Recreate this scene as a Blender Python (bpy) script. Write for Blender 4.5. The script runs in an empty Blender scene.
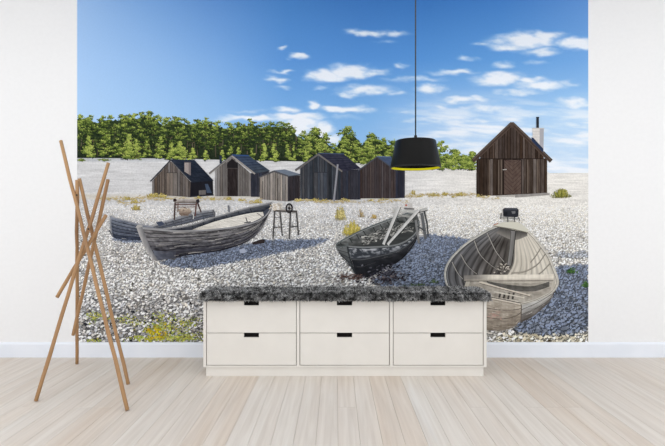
import bpy, bmesh, math, random
import numpy as np
from mathutils import Vector

random.seed(7)
RNG = np.random.default_rng(11)
SC = bpy.context.scene
COL = SC.collection

# ------------------------------------------------------------------ camera, world, light, exposure
F_PX = 477.7            # focal length in pixels of a 665 px wide frame
VPX, VPY = 336.0, 219.0 # vanishing point of the floor boards
EYE = 1.30              # camera height
DIST = 4.50             # camera to back wall
S = F_PX / DIST         # pixels per metre on the back wall

cam_d = bpy.data.cameras.new('camera')
cam = bpy.data.objects.new('camera', cam_d)
COL.objects.link(cam)
cam.location = (0, -DIST, EYE)
cam.rotation_euler = (math.radians(90), 0, 0)
cam_d.sensor_width = 36
cam_d.lens = F_PX / 665 * 36
cam_d.shift_x = (332.5 - VPX) / 665
cam_d.shift_y = (VPY - 223.0) / 665
SC.camera = cam

world = bpy.data.worlds.new('world')
SC.world = world
world.use_nodes = True
bg = world.node_tree.nodes['Background']
bg.inputs[0].default_value = (0.965, 0.985, 1.02, 1)
bg.inputs[1].default_value = 1.0

def area_light(name, loc, rot, sx, sy, power, color=(1, 1, 1)):
    d = bpy.data.lights.new(name, 'AREA')
    d.shape = 'RECTANGLE'; d.size = sx; d.size_y = sy; d.energy = power; d.color = color
    o = bpy.data.objects.new(name, d); COL.objects.link(o)
    o.location = loc; o.rotation_euler = rot
    return o
# added area light below the ceiling, unseen soft fill from above
area_light('ceiling_fill_light', (0.0, -3.0, 3.55), (0, 0, 0), 8.0, 3.4, 55, (0.97, 0.985, 1.0))

vs = SC.view_settings
vs.view_transform = 'Standard'
vs.look = 'None'
vs.gamma = 1
vs.exposure = 0.45
vs.use_curve_mapping = False

# ------------------------------------------------------------------ helpers
def lin(c):
    c = np.asarray(c, float) / 255.0
    return np.where(c <= 0.04045, c / 12.92, ((c + 0.055) / 1.055) ** 2.4)

def at(px, py, d):
    """pixel + distance from the camera along the view axis -> point in the room"""
    return Vector(((px - VPX) * d / F_PX, d - DIST, EYE - (py - VPY) * d / F_PX))

def floor_d(py):
    return F_PX * EYE / (py - VPY)

def tag(o, label=None, cat=None, group=None, kind=None):
    if label: o['label'] = label
    if cat: o['category'] = cat
    if group: o['group'] = group
    if kind: o['kind'] = kind
    return o

def link(name, me, mat, parent=None):
    o = bpy.data.objects.new(name, me)
    COL.objects.link(o)
    if mat is not None:
        me.materials.append(mat)
    if parent is not None:
        o.parent = parent
    return o

def bm_obj(name, bm, mat, parent=None, smooth=False):
    me = bpy.data.meshes.new(name)
    bm.normal_update()
    bm.to_mesh(me); bm.free()
    if smooth:
        for p in me.polygons: p.use_smooth = True
    return link(name, me, mat, parent)

def add_box(bm, x0, x1, y0, y1, z0, z1):
    v = [bm.verts.new(p) for p in ((x0,y0,z0),(x1,y0,z0),(x1,y1,z0),(x0,y1,z0),
                                   (x0,y0,z1),(x1,y0,z1),(x1,y1,z1),(x0,y1,z1))]
    for f in ((3,2,1,0),(4,5,6,7),(0,1,5,4),(1,2,6,5),(2,3,7,6),(3,0,4,7)):
        bm.faces.new([v[i] for i in f])

def bevel(bm, w, seg=2):
    bmesh.ops.bevel(bm, geom=list(bm.edges), offset=w, segments=seg, affect='EDGES', profile=0.5)

def lathe(bm, prof, n=48, cx=0, cy=0, closed=False):
    rings = []
    for r, z in prof:
        rings.append([bm.verts.new((cx + r*math.cos(2*math.pi*i/n), cy + r*math.sin(2*math.pi*i/n), z)) for i in range(n)])
    pairs = list(zip(rings, rings[1:]))
    if closed: pairs.append((rings[-1], rings[0]))
    for a, b in pairs:
        for i in range(n):
            bm.faces.new((a[i], a[(i+1)%n], b[(i+1)%n], b[i]))
    return rings

def tube(bm, pts, radii, n=14, jitter=0.0):
    rings = []
    for i, p in enumerate(pts):
        t = (pts[min(i+1, len(pts)-1)] - pts[max(i-1, 0)]).normalized()
        u = t.cross(Vector((0, 1, 0.1))).normalized(); w = t.cross(u)
        rings.append([bm.verts.new(p + (u*math.cos(2*math.pi*k/n) + w*math.sin(2*math.pi*k/n)) * radii[i]) for k in range(n)])
    for a, b in zip(rings, rings[1:]):
        for i in range(n):
            bm.faces.new((a[i], a[(i+1)%n], b[(i+1)%n], b[i]))
    bm.faces.new(rings[0][::-1]); bm.faces.new(rings[-1])

# ------------------------------------------------------------------ materials
def new_mat(name):
    m = bpy.data.materials.new(name); m.use_nodes = True
    nt = m.node_tree
    return m, nt, nt.nodes['Principled BSDF']

def nd(nt, t, **kw):
    n = nt.nodes.new(t)
    for k, v in kw.items(): setattr(n, k, v)
    return n

def noise_mat(name, c1, c2, scale=8, stretch=(1,1,1), rough=0.5, spec=0.3, detail=5, bump=0.0, lo=0.35, hi=0.65, metallic=0.0):
    m, nt, b = new_mat(name)
    tc = nd(nt, 'ShaderNodeTexCoord'); mp = nd(nt, 'ShaderNodeMapping')
    mp.inputs['Scale'].default_value = stretch
    nz = nd(nt, 'ShaderNodeTexNoise'); nz.inputs['Scale'].default_value = scale; nz.inputs['Detail'].default_value = detail
    cr = nd(nt, 'ShaderNodeValToRGB')
    cr.color_ramp.elements[0].position = lo; cr.color_ramp.elements[1].position = hi
    cr.color_ramp.elements[0].color = (*lin(c1), 1); cr.color_ramp.elements[1].color = (*lin(c2), 1)
    nt.links.new(tc.outputs['Object'], mp.inputs[0]); nt.links.new(mp.outputs[0], nz.inputs['Vector'])
    nt.links.new(nz.outputs['Fac'], cr.inputs[0]); nt.links.new(cr.outputs[0], b.inputs['Base Color'])
    b.inputs['Roughness'].default_value = rough; b.inputs['Specular IOR Level'].default_value = spec
    b.inputs['Metallic'].default_value = metallic
    if bump:
        bp = nd(nt, 'ShaderNodeBump'); bp.inputs['Strength'].default_value = bump; bp.inputs['Distance'].default_value = 0.002
        nt.links.new(nz.outputs['Fac'], bp.inputs['Height']); nt.links.new(bp.outputs[0], b.inputs['Normal'])
    return m

M = {}
M['wall'] = noise_mat('wall_paint', (236,236,236), (238,238,238), 30, rough=0.9, spec=0.05)
M['ceiling'] = noise_mat('ceiling_paint', (236,236,235), (239,239,238), 30, rough=0.9, spec=0.05)
M['skirting'] = noise_mat('skirting_paint', (228,233,241), (234,238,245), 4, rough=0.45, spec=0.25)
M['cabinet'] = noise_mat('cabinet_lacquer', (224,220,213), (228,224,217), 5, rough=0.45, spec=0.2)
M['slot'] = noise_mat('slot_dark', (14,13,12), (20,18,17), 20, rough=0.8, spec=0.1)
M['stick'] = noise_mat('stick_wood', (148,114,83), (192,153,110), 9, stretch=(1,1,0.12), rough=0.55, spec=0.2, bump=0.1)
M['bolt'] = noise_mat('bolt_dark', (40,32,28), (52,44,38), 20, rough=0.5)
M['shade'] = noise_mat('shade_black', (12,12,12), (15,15,15), 40, rough=0.4, spec=0.12)
M['shade_rim'] = noise_mat('shade_rim_black', (26,26,27), (34,34,35), 40, rough=0.4, spec=0.2)
M['gold'] = noise_mat('shade_inner_yellow', (232,226,10), (238,232,20), 20, rough=0.5, spec=0.2)
M['cord'] = noise_mat('cord_grey', (52,58,66), (66,72,80), 60, rough=0.6)
M['fur_core'] = noise_mat('fur_backing', (58,58,58), (78,78,78), 40, rough=0.9, spec=0.05)
M['subfloor'] = noise_mat('subfloor', (168,154,140), (178,164,150), 8, rough=0.9)

def floor_mat():
    m, nt, b = new_mat('whitewashed_oak')
    tc = nd(nt, 'ShaderNodeTexCoord'); oi = nd(nt, 'ShaderNodeObjectInfo')
    at_ = nd(nt, 'ShaderNodeVectorMath', operation='ADD')
    mul = nd(nt, 'ShaderNodeVectorMath', operation='SCALE'); mul.inputs['Scale'].default_value = 37.0
    cmb = nd(nt, 'ShaderNodeCombineXYZ')
    for i in range(3): nt.links.new(oi.outputs['Random'], cmb.inputs[i])
    nt.links.new(cmb.outputs[0], mul.inputs[0])
    nt.links.new(tc.outputs['Object'], at_.inputs[0]); nt.links.new(mul.outputs[0], at_.inputs[1])
    mp = nd(nt, 'ShaderNodeMapping'); mp.inputs['Scale'].default_value = (34, 1.3, 1)
    nt.links.new(at_.outputs[0], mp.inputs[0])
    n1 = nd(nt, 'ShaderNodeTexNoise'); n1.inputs['Scale'].default_value = 1.0; n1.inputs['Detail'].default_value = 6; n1.inputs['Distortion'].default_value = 0.5
    nt.links.new(mp.outputs[0], n1.inputs['Vector'])
    mp2 = nd(nt, 'ShaderNodeMapping'); mp2.inputs['Scale'].default_value = (8, 0.5, 1)
    nt.links.new(at_.outputs[0], mp2.inputs[0])
    n2 = nd(nt, 'ShaderNodeTexNoise'); n2.inputs['Scale'].default_value = 1.0; n2.inputs['Detail'].default_value = 3
    nt.links.new(mp2.outputs[0], n2.inputs['Vector'])
    # board tone comes from an object property
    tone = nd(nt, 'ShaderNodeAttribute', attribute_type='OBJECT', attribute_name='tone')
    cr = nd(nt, 'ShaderNodeValToRGB')
    e = cr.color_ramp.elements
    e[0].position = 0.0; e[0].color = (*lin((211,197,183)), 1)
    e[1].position = 1.0; e[1].color = (*lin((221,220,218)), 1)
    for p, c in ((0.25,(214,204,193)), (0.5,(216,208,199)), (0.75,(218,212,204))):
        x = e.new(p); x.color = (*lin(c), 1)
    ad = nd(nt, 'ShaderNodeMath', operation='MULTIPLY_ADD')
    nt.links.new(n2.outputs['Fac'], ad.inputs[0]); ad.inputs[1].default_value = 0.8
    sb = nd(nt, 'ShaderNodeMath', operation='SUBTRACT'); nt.links.new(tone.outputs['Fac'], sb.inputs[0]); sb.inputs[1].default_value = 0.40
    nt.links.new(sb.outputs[0], ad.inputs[2])
    nt.links.new(ad.outputs[0], cr.inputs[0])
    cr2 = nd(nt, 'ShaderNodeValToRGB')
    cr2.color_ramp.elements[0].position = 0.3; cr2.color_ramp.elements[0].color = (0.89, 0.87, 0.855, 1)
    cr2.color_ramp.elements[1].position = 0.65; cr2.color_ramp.elements[1].color = (1.03, 1.03, 1.03, 1)
    nt.links.new(n1.outputs['Fac'], cr2.inputs[0])
    mx = nd(nt, 'ShaderNodeMix', data_type='RGBA', blend_type='MULTIPLY'); mx.inputs[0].default_value = 1.0
    nt.links.new(cr.outputs[0], mx.inputs[6]); nt.links.new(cr2.outputs[0], mx.inputs[7])
    nt.links.new(mx.outputs[2], b.inputs['Base Color'])
    b.inputs['Roughness'].default_value = 0.6; b.inputs['Specular IOR Level'].default_value = 0.15
    return m
M['floor'] = floor_mat()

def print_mat(name, k, grain, scale, stretch=(1,1,1)):
    """matt wallpaper ink: the printed colours are carried by the mesh, paper grain by a noise"""
    m, nt, b = new_mat(name)
    a = nd(nt, 'ShaderNodeAttribute', attribute_type='GEOMETRY', attribute_name='ink')
    tc = nd(nt, 'ShaderNodeTexCoord')
    mp = nd(nt, 'ShaderNodeMapping'); mp.inputs['Scale'].default_value = stretch
    nz = nd(nt, 'ShaderNodeTexNoise'); nz.inputs['Scale'].default_value = scale; nz.inputs['Detail'].default_value = 3
    nt.links.new(tc.outputs['Object'], mp.inputs[0]); nt.links.new(mp.outputs[0], nz.inputs['Vector'])
    mr = nd(nt, 'ShaderNodeMapRange')
    mr.inputs['From Min'].default_value = 0.25; mr.inputs['From Max'].default_value = 0.75
    mr.inputs['To Min'].default_value = k*(1-grain); mr.inputs['To Max'].default_value = k*(1+grain)
    nt.links.new(nz.outputs['Fac'], mr.inputs['Value'])
    vm = nd(nt, 'ShaderNodeVectorMath', operation='SCALE')
    nt.links.new(a.outputs['Color'], vm.inputs[0]); nt.links.new(mr.outputs[0], vm.inputs['Scale'])
    nt.links.new(vm.outputs[0], b.inputs['Base Color'])
    b.inputs['Roughness'].default_value = 0.85; b.inputs['Specular IOR Level'].default_value = 0.05
    return m
INK = 0.945
M['ink'] = print_mat('mural_ink', INK, 0.02, 60)
M['ink_wood'] = print_mat('mural_ink_wood', INK, 0.16, 34, (1, 1, 0.18))
M['ink_hull'] = print_mat('mural_ink_hull', INK, 0.22, 26, (0.25, 1, 1.6))
M['ink_leaf'] = print_mat('mural_ink_foliage', INK, 0.15, 60)
M['ink_stone'] = print_mat('mural_ink_pebbles', INK, 0.12, 70)
def attr_mat():
    m, nt, b = new_mat('fur_fibre')
    a = nd(nt, 'ShaderNodeAttribute', attribute_type='GEOMETRY', attribute_name='ink')
    nt.links.new(a.outputs['Color'], b.inputs['Base Color'])
    b.inputs['Roughness'].default_value = 0.7; b.inputs['Specular IOR Level'].default_value = 0.15
    return m
M['fur'] = attr_mat()

# ------------------------------------------------------------------ the room
ROOM_X0, ROOM_X1, ROOM_Y0, CEIL = -5.2, 5.2, -6.0, 3.60

bm = bmesh.new(); add_box(bm, ROOM_X0, ROOM_X1, 0.0, 0.15, -0.04, CEIL)
tag(bm_obj('wall_back', bm, M['wall']), kind='structure')
bm = bmesh.new(); add_box(bm, ROOM_X0, ROOM_X1, ROOM_Y0, 0.15, CEIL, CEIL + 0.12)
tag(bm_obj('ceiling', bm, M['ceiling']), kind='structure')

BB_T = 0.018
bm = bmesh.new()
prof = [(0, 0.0), (-BB_T, 0.0), (-BB_T, 0.122), (-BB_T*0.75, 0.132), (-BB_T*0.3, 0.137), (0, 0.139)]
va = [bm.verts.new((ROOM_X0, y, z)) for y, z in prof]; vb = [bm.verts.new((ROOM_X1, y, z)) for y, z in prof]
for i in range(len(prof)):
    j = (i+1) % len(prof)
    bm.faces.new((va[i], va[j], vb[j], vb[i]))
bm.faces.new(va[::-1]); bm.faces.new(vb)
tag(bm_obj('baseboard_back', bm, M['skirting']), kind='structure')

bm = bmesh.new(); add_box(bm, ROOM_X0, ROOM_X1, ROOM_Y0, 0.0, -0.04, -0.015)
floor = tag(bm_obj('floor', bm, M['subfloor']), kind='structure')

BW = 0.130
def board_mesh(w, l):
    b = bmesh.new(); add_box(b, -w/2, w/2, -l/2, l/2, -0.0145, 0.0)
    bmesh.ops.bevel(b, geom=[e for e in b.edges if all(abs(v.co.z) < 1e-6 for v in e.verts)], offset=0.0010, segments=1, affect='EDGES')
    me = bpy.data.meshes.new('floor_board'); b.to_mesh(me); b.free(); me.materials.append(M['floor'])
    return me
lengths = [1.2, 1.8, 2.4, 3.0, 3.6, 4.2, 4.8]
bmesh_by_len = {l: board_mesh(BW - 0.0010, l - 0.0006) for l in lengths}
x_off = (338 - VPX) / 227 * EYE          # a seam falls on this line in the photo
n0 = int((ROOM_X0 - x_off) / BW) + 1
n1 = int((ROOM_X1 - x_off) / BW)
tones = {}
for k in range(n0, n1):
    xc = x_off + (k + 0.5) * BW
    first = random.choice([1.2, 1.8, 2.4, 3.0, 3.6])
    y = 0.0
    for l in (first, 6.0 - first):
        o = bpy.data.objects.new('floor_board', bmesh_by_len[min(lengths, key=lambda q: abs(q - l))])
        COL.objects.link(o); o.parent = floor
        o.location = (xc, y - l/2, 0)
        px446 = VPX + xc * 227 / EYE
        t = min(0.72, max(0.25, random.gauss(0.5, 0.085)))
        # pale limed boards and rosier boards seen in the photo, repeating every sixth to eighth board
        for xx in (231, 445, 676, -10):
            if abs(px446 - xx) < 11.4: t = 0.70
        for xx in (190, 207, 395, 418, 600, 622, 640, 60, 85):
            if abs(px446 - xx) < 11.4: t = 0.2
        o['tone'] = t
        y -= l

# ------------------------------------------------------------------ the wall mural (flat print)
MX0, MX1, MY1 = 77.2, 588.2, 342.0
MY0 = VPY - (CEIL - EYE) * S + 0.5
def mural_xy(px, py):
    return (px - VPX) / S, EYE - (py - VPY) / S

x0, zt = mural_xy(MX0, MY0); x1, zb = mural_xy(MX1, MY1)
PAPER = 0.0012
bm = bmesh.new(); add_box(bm, x0, x1, -PAPER, 0.0, zb, zt)
mural = bm_obj('wall_mural', bm, noise_mat('mural_paper', (225,226,228), (232,233,234), 20, rough=0.9, spec=0.05))
tag(mural, 'wide photo wallpaper of a pebble beach with old boats and fishing huts on white wall', 'wall mural')

def vnoise(x, y, seed=0):
    x = np.asarray(x, float); y = np.asarray(y, float)
    xi = np.floor(x).astype(np.int64); yi = np.floor(y).astype(np.int64)
    fx = x - xi; fy = y - yi
    fx = fx*fx*(3-2*fx); fy = fy*fy*(3-2*fy)
    def h(a, b):
        n = (a * 374761393 + b * 668265263 + seed * 974711) & 0x7fffffff
        n = ((n ^ (n >> 13)) * 1274126177) & 0x7fffffff
        n = n ^ (n >> 16)
        return (n & 0xffff) / 65535.0
    return (h(xi,yi)*(1-fx) + h(xi+1,yi)*fx)*(1-fy) + (h(xi,yi+1)*(1-fx) + h(xi+1,yi+1)*fx)*fy

def fbm(x, y, seed=0, o=4):
    s = 0; a = 0.5; t = 0
    for i in range(o):
        s = s + a*vnoise(x*2**i, y*2**i, seed+i*17); t += a; a *= 0.5
    return s / t

def mix(a, b, t):
    a = np.asarray(a, float); b = np.asarray(b, float); t = np.asarray(t, float)
    if t.ndim: t = t[..., None]
    return a + (b - a) * t

def smooth(e0, e1, x):
    t = np.clip((np.asarray(x, float) - e0) / (e1 - e0), 0, 1)
    return t*t*(3-2*t)

def resample(pts, n):
    p = np.asarray(pts, float)
    d = np.concatenate([[0], np.cumsum(np.hypot(*(p[1:]-p[:-1]).T))])
    t = np.linspace(0, d[-1], n)
    return np.stack([np.interp(t, d, p[:,0]), np.interp(t, d, p[:,1])], 1)

def curve(pts, n=40):
    """smooth curve through the points (Catmull-Rom)"""
    p = np.asarray(pts, float)
    if len(p) < 3: return resample(p, n)
    q = np.vstack([2*p[0]-p[1], p, 2*p[-1]-p[-2]])
    out = []
    for i in range(1, len(q)-2):
        t = np.linspace(0, 1, 10, endpoint=False)[:, None]
        a, b, c, d = q[i-1], q[i], q[i+1], q[i+2]
        out.append(0.5*((2*b) + (c-a)*t + (2*a-5*b+4*c-d)*t**2 + (3*b-a-3*c+d)*t**3))
    out.append(p[-1:])
    return resample(np.vstack(out), n)

def inside(poly, x, y):
    r = np.zeros(np.shape(x), bool)
    n = len(poly)
    for i in range(n):
        xa, ya = poly[i]; xb, yb = poly[(i+1) % n]
        if ya == yb: continue
        c = ((ya > y) != (yb > y)) & (x < (xb-xa)*(y-ya)/(yb-ya)+xa)
        r ^= c
    return r

LAYER = [1]
INK_STEP = 5e-6
class Print:
    """one printed motif: flat inked shapes on the wallpaper, given in mural pixels"""
    def __init__(self):
        self.v = []; self.c = []; self.f = []; self.o = []; self.n = 0; self.k = 0
    def _push(self, pts, cols, faces, order):
        self.v.append(np.asarray(pts, float)); self.c.append(np.asarray(cols, float)); self.o.append(np.asarray(order, float))
        self.f.extend(faces); self.n += len(pts)
    def poly(self, pts, col):
        m = len(pts); self.k += 1
        cols = np.broadcast_to(np.asarray(col, float), (m, 3))
        self._push(pts, cols, [tuple(range(self.n, self.n+m))], np.full(m, self.k))
    def grid(self, X, Y, C):
        nv, nu = X.shape; self.k += 1
        idx = np.arange(nv*nu).reshape(nv, nu) + self.n
        q = np.stack([idx[:-1,:-1], idx[:-1,1:], idx[1:,1:], idx[1:,:-1]], -1).reshape(-1, 4)
        self._push(np.stack([X.ravel(), Y.ravel()], 1), C.reshape(-1, 3), [tuple(r) for r in q.tolist()], np.full(nv*nu, self.k))
    def ruled(self, top, bot, nu, nv, colfn):
        a = resample(top, nu); b = resample(bot, nu)
        v = np.linspace(0, 1, nv)[:, None, None]
        P = a[None]*(1-v) + b[None]*v
        u = np.broadcast_to(np.linspace(0, 1, nu)[None], (nv, nu)); vv = np.broadcast_to(np.linspace(0, 1, nv)[:, None], (nv, nu))
        C = colfn(u, vv, P[...,0], P[...,1])
        self.grid(P[...,0], P[...,1], np.clip(C, 0, 255))
    def stroke(self, pts, w0, col, w1=None, col2=None):
        p = np.asarray(pts, float); w1 = w0 if w1 is None else w1
        t = np.gradient(p, axis=0); t /= np.maximum(np.hypot(t[:,0], t[:,1]), 1e-6)[:, None]
        nrm = np.stack([-t[:,1], t[:,0]], 1)
        w = np.linspace(w0, w1, len(p))[:, None] / 2
        a = p + nrm*w; b = p - nrm*w
        X = np.stack([a[:,0], b[:,0]]); Y = np.stack([a[:,1], b[:,1]])
        C = np.stack([np.broadcast_to(np.asarray(col, float), (len(p), 3)), np.broadcast_to(np.asarray(col if col2 is None else col2, float), (len(p), 3))])
        self.grid(X, Y, C)
    def dabs(self, cx, cy, rx, ry, ang, cols, sides=5):
        m = len(cx)
        if m == 0: return
        th = np.arange(sides) * 2*np.pi/sides
        rr = 1 + RNG.uniform(-0.3, 0.3, (m, sides))
        ex = np.cos(th)[None]*rr*np.asarray(rx)[:, None]; ey = np.sin(th)[None]*rr*np.asarray(ry)[:, None]
        ca = np.cos(ang)[:, None]; sa = np.sin(ang)[:, None]
        X = np.asarray(cx)[:, None] + ex*ca - ey*sa; Y = np.asarray(cy)[:, None] + ex*sa + ey*ca
        idx = (np.arange(m*sides) + self.n).reshape(m, sides)
        self._push(np.stack([X.ravel(), Y.ravel()], 1), np.repeat(np.asarray(cols, float), sides, 0), [tuple(r) for r in idx.tolist()],
                   np.repeat(self.k + 1 + np.arange(m) % 64, sides))
        self.k += min(m, 64)
    def build(self, name, parent, label=None, mat='ink', kind=None, base=None):
        p = np.vstack(self.v); c = np.clip(np.vstack(self.c), 0, 255); o = np.concatenate(self.o)
        px = np.clip(p[:,0], MX0, MX1); py = np.clip(p[:,1], MY0, MY1)
        b0 = LAYER[0] if base is None else base      # inks lie microns apart so that they never share a plane
        y = -(PAPER + (b0 + o)*INK_STEP)
        LAYER[0] = max(LAYER[0], b0 + float(o.max()) + 1)
        co = np.stack([(px - VPX)/S, y, EYE - (py - VPY)/S], 1)
        me = bpy.data.meshes.new(name)
        me.from_pydata(co.tolist(), [], self.f)
        at_ = me.color_attributes.new('ink', 'FLOAT_COLOR', 'POINT')
        rgba = np.ones((len(c), 4), np.float32); rgba[:, :3] = lin(c)
        at_.data.foreach_set('color', rgba.ravel())
        ob = link(name, me, M[mat], parent)
        return tag(ob, label, kind=kind)

# ---- sky
P = Print()
nx, ny = 380, 215
X, Y = np.meshgrid(np.linspace(MX0, MX1, nx), np.concatenate([np.linspace(MY0, -1, 12), np.linspace(0, 182, ny)]))
KX = [77,150,215,287,360,420,500,588]; KY = [0,60,115,175]
KC = np.array([[(160,196,240),(130,175,230),(105,155,218),(80,138,205),(70,127,197),(68,127,198),(76,135,206),(102,153,218)],
 [(170,205,246),(152,192,238),(130,176,230),(96,152,217),(90,148,215),(92,151,217),(102,160,222),(120,172,229)],
 [(178,211,246),(165,203,243),(150,193,238),(126,177,230),(128,179,230),(146,190,236),(160,200,240),(162,204,242)],
 [(185,215,246),(180,212,246),(172,208,244),(165,203,242),(170,206,242),(188,216,244),(200,222,244),(200,222,244)]], float)
C = np.zeros(X.shape + (3,))
yk = np.interp(np.clip(Y, 0, 175), KY, range(4)); y0 = np.minimum(yk.astype(int), 2); fy = (yk - y0)
for ch in range(3):
    rows = np.stack([np.interp(X[0], KX, KC[r_, :, ch]) for r_ in range(4)])
    jj = np.broadcast_to(np.arange(X.shape[1]), X.shape)
    C[..., ch] = rows[y0, jj]*(1-fy) + rows[y0+1, jj]*fy
cl = np.zeros_like(X)
#  cx, cy, rx, ry, strength
clouds = [(368,33,24,3.2,.75),(352,31,12,3,.5),(396,34,14,2.6,.5),(388,41,15,2.2,.35),
 (350,71,26,7,.95),(330,78,20,5,.85),(372,72,20,4,.7),(312,77,10,4,.6),(366,90,26,5,.8),(350,95,16,3,.6),(392,93,14,3,.45),
 (403,66,9,3.5,.5),(420,79,28,3.2,.55),(455,72,26,3,.6),(432,89,18,4.5,.7),(395,80,16,3,.4),
 (525,41,30,8,1.0),(510,47,22,5,.8),(545,36,18,5,.85),(540,52,22,4,.6),(487,44,16,3,.5),(576,44,20,5.5,.95),(560,34,10,3,.4),
 (502,65,13,3.6,.65),(467,59,12,3,.45),(500,79,24,6.5,.95),(528,80,16,4,.7),(535,62,16,3,.4),(540,86,26,5,.8),(520,92,30,3.4,.55),(565,84,20,4,.5),
 (466,100,26,4,.7),(440,107,26,3.5,.5),(490,108,38,4.5,.6),(575,103,24,6,.65),(545,113,34,4,.45),(430,120,40,4,.5),(475,121,36,4,.55),
 (455,133,34,4,.5),(565,124,34,4,.45),(470,148,40,6,.45),(568,150,30,8,.3),(400,112,30,3,.4),
 (286,48,6,2,.55),(298,57,9,3.4,.8),(284,72,16,2,.6),(278,79,11,3,.75),(283,87,9,2.5,.45),(324,75,16,6,.85),(320,88,10,2,.4),
 (312,106,6,3.6,.95),(286,110,15,3.2,.75),(295,117,30,3.4,.85),(255,118,34,3,.8),(232,119,20,2,.5),(341,109,22,3.4,.95),(360,110,18,2.5,.6),
 (302,126,16,9,1.1),(320,131,13,9,1.0),(333,139,10,6,.7),(290,122,12,5,.7),(345,117,20,4,.35),(250,111,26,2,.35)]
wx = (fbm(X/16, Y/7, 3) - 0.5) * 16; wy = (fbm(X/14, Y/6, 9) - 0.5) * 7
for cx, cy, rx, ry, s in clouds:
    d = ((X + wx - cx)/(rx*1.15))**2 + ((Y + wy - cy)/(ry*1.25))**2
    cl = np.maximum(cl, s*np.exp(-d*1.3))
tex = fbm(X/11, Y/4.5, 21, 5)
cl = smooth(.11, .76, cl * (0.5 + 1.0*tex))
haze = smooth(370, 450, X) * smooth(84, 125, Y) * (0.18 + 0.75*smooth(.35, .75, fbm(X/34 + Y/20, Y/4.5 - X/60, 5)))
cl = np.clip(np.maximum(cl, haze), 0, 1)
C = mix(C, (246,248,252), cl*0.92)
P.grid(X, Y, C)
P.build('printed_sky', mural, 'printed blue sky with thin white clouds')

# ---- beach: far strip and pebble field
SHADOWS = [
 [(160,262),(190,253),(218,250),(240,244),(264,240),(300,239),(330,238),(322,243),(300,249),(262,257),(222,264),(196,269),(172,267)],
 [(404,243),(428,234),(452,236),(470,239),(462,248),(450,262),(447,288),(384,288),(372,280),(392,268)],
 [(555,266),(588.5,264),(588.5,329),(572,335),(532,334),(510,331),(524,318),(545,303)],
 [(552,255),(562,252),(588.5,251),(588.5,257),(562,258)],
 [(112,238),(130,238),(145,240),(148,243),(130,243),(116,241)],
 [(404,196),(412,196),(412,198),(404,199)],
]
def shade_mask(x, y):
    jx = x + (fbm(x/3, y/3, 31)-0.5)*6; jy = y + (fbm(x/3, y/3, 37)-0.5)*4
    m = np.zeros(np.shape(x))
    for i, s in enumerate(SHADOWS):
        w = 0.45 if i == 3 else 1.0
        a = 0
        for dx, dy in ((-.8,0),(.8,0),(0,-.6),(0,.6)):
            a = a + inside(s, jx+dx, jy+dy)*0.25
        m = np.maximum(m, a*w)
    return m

def ground_col(x, y):
    r = smooth(330, 520, x)
    far = mix((208,208,209), (230,227,221), r)
    near = mix((205,204,203), (218,216,212), r)
    c = mix(far, near, smooth(196, 250, y)[..., None] if np.ndim(y) == 0 else smooth(196, 250, y))
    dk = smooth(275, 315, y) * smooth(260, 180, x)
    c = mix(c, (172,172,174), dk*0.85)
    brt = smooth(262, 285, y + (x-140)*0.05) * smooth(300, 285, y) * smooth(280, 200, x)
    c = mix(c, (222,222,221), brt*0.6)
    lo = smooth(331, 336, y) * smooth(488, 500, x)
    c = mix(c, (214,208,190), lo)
    n = fbm(x/26, y/9, 41) - 0.5
    return c + (n*26)[..., None]

P = Print()
X, Y = np.meshgrid(np.linspace(MX0, MX1, 512), np.linspace(158, 204, 60))
top = np.interp(X[0], [77,180,240,340,404,440,475,545,549,588], [157,156.5,157,158,164,167.5,168.5,169,173,173])
YY = top[None] + (Y-158)/46*(204-top[None])
n = fbm(X/14, YY/1.1, 51); n2 = RNG.uniform(-1, 1, X.shape)
C = ground_col(X, YY) + ((n-0.5)*44)[..., None] + n2[..., None]*smooth(170, 200, YY)[..., None]*10
band = smooth(163, 160, YY)*smooth(260, 150, X)
C = mix(C, (170,175,182), band*0.5)
C = mix(C, (196,182,152), smooth(192, 197, YY)*smooth(203, 199, YY)*smooth(420, 330, X)*0.55*fbm(X/8, YY/2, 77))
P.grid(X, YY, C)
P.build('printed_far_beach', mural, 'printed pale stony beach strip running behind the huts', mat='ink_stone')

P = Print()
X, Y = np.meshgrid(np.linspace(MX0, MX1, 512), np.linspace(199.5, 342, 143))
C = ground_col(X, Y); nz = RNG.uniform(-1, 1, X.shape)
amp = np.interp(Y, [200, 240, 342], [20, 34, 46])
C = C*np.interp(Y, [200, 260, 342], [0.98, 0.96, 0.88])[..., None] + (nz*amp)[..., None]
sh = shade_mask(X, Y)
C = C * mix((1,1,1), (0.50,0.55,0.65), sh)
P.grid(X, Y, C)
# pebbles, from far to near
ys = []; y = 206.0
while y < 342.5:
    size = 0.8 + (y-206)/136*1.8
    cnt = int(511/(size*1.15))
    xs = MX0 + (np.arange(cnt) + RNG.uniform(-.6, .6, cnt)) * 511/cnt
    ys.append((xs, y + RNG.uniform(-.5, .5, cnt)*size, np.full(cnt, size)))
    y += size*0.78
px = np.concatenate([a[0] for a in ys]); py = np.concatenate([a[1] for a in ys]); sz = np.concatenate([a[2] for a in ys])
m = len(px); print('pebbles', m)
rx = sz*RNG.uniform(.55, 1.1, m); ry = sz*RNG.uniform(.38, .72, m); ang = RNG.normal(0, .6, m)
base = ground_col(px, py); sh = shade_mask(px, py)
tone = RNG.normal(0, 1, m)
dkz = smooth(270, 310, py)*smooth(270, 190, px)
c = base*1.075 + (tone*np.interp(py, [206, 250, 342], [14, 34, 40]))[:, None] + (RNG.choice([-75, -30, 0, 18, 40], m, p=[.09,.16,.4,.2,.15])*np.interp(py, [206, 235], [.35, 1]))[:, None] + (2 + RNG.normal(0,1,m)*3)[:, None]*np.array([1,.3,-1])
c = c + (dkz*RNG.choice([-40, 0, 25, 50], m))[:, None]
tint = mix((1,1,1), (0.57,0.62,0.72), sh)
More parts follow.
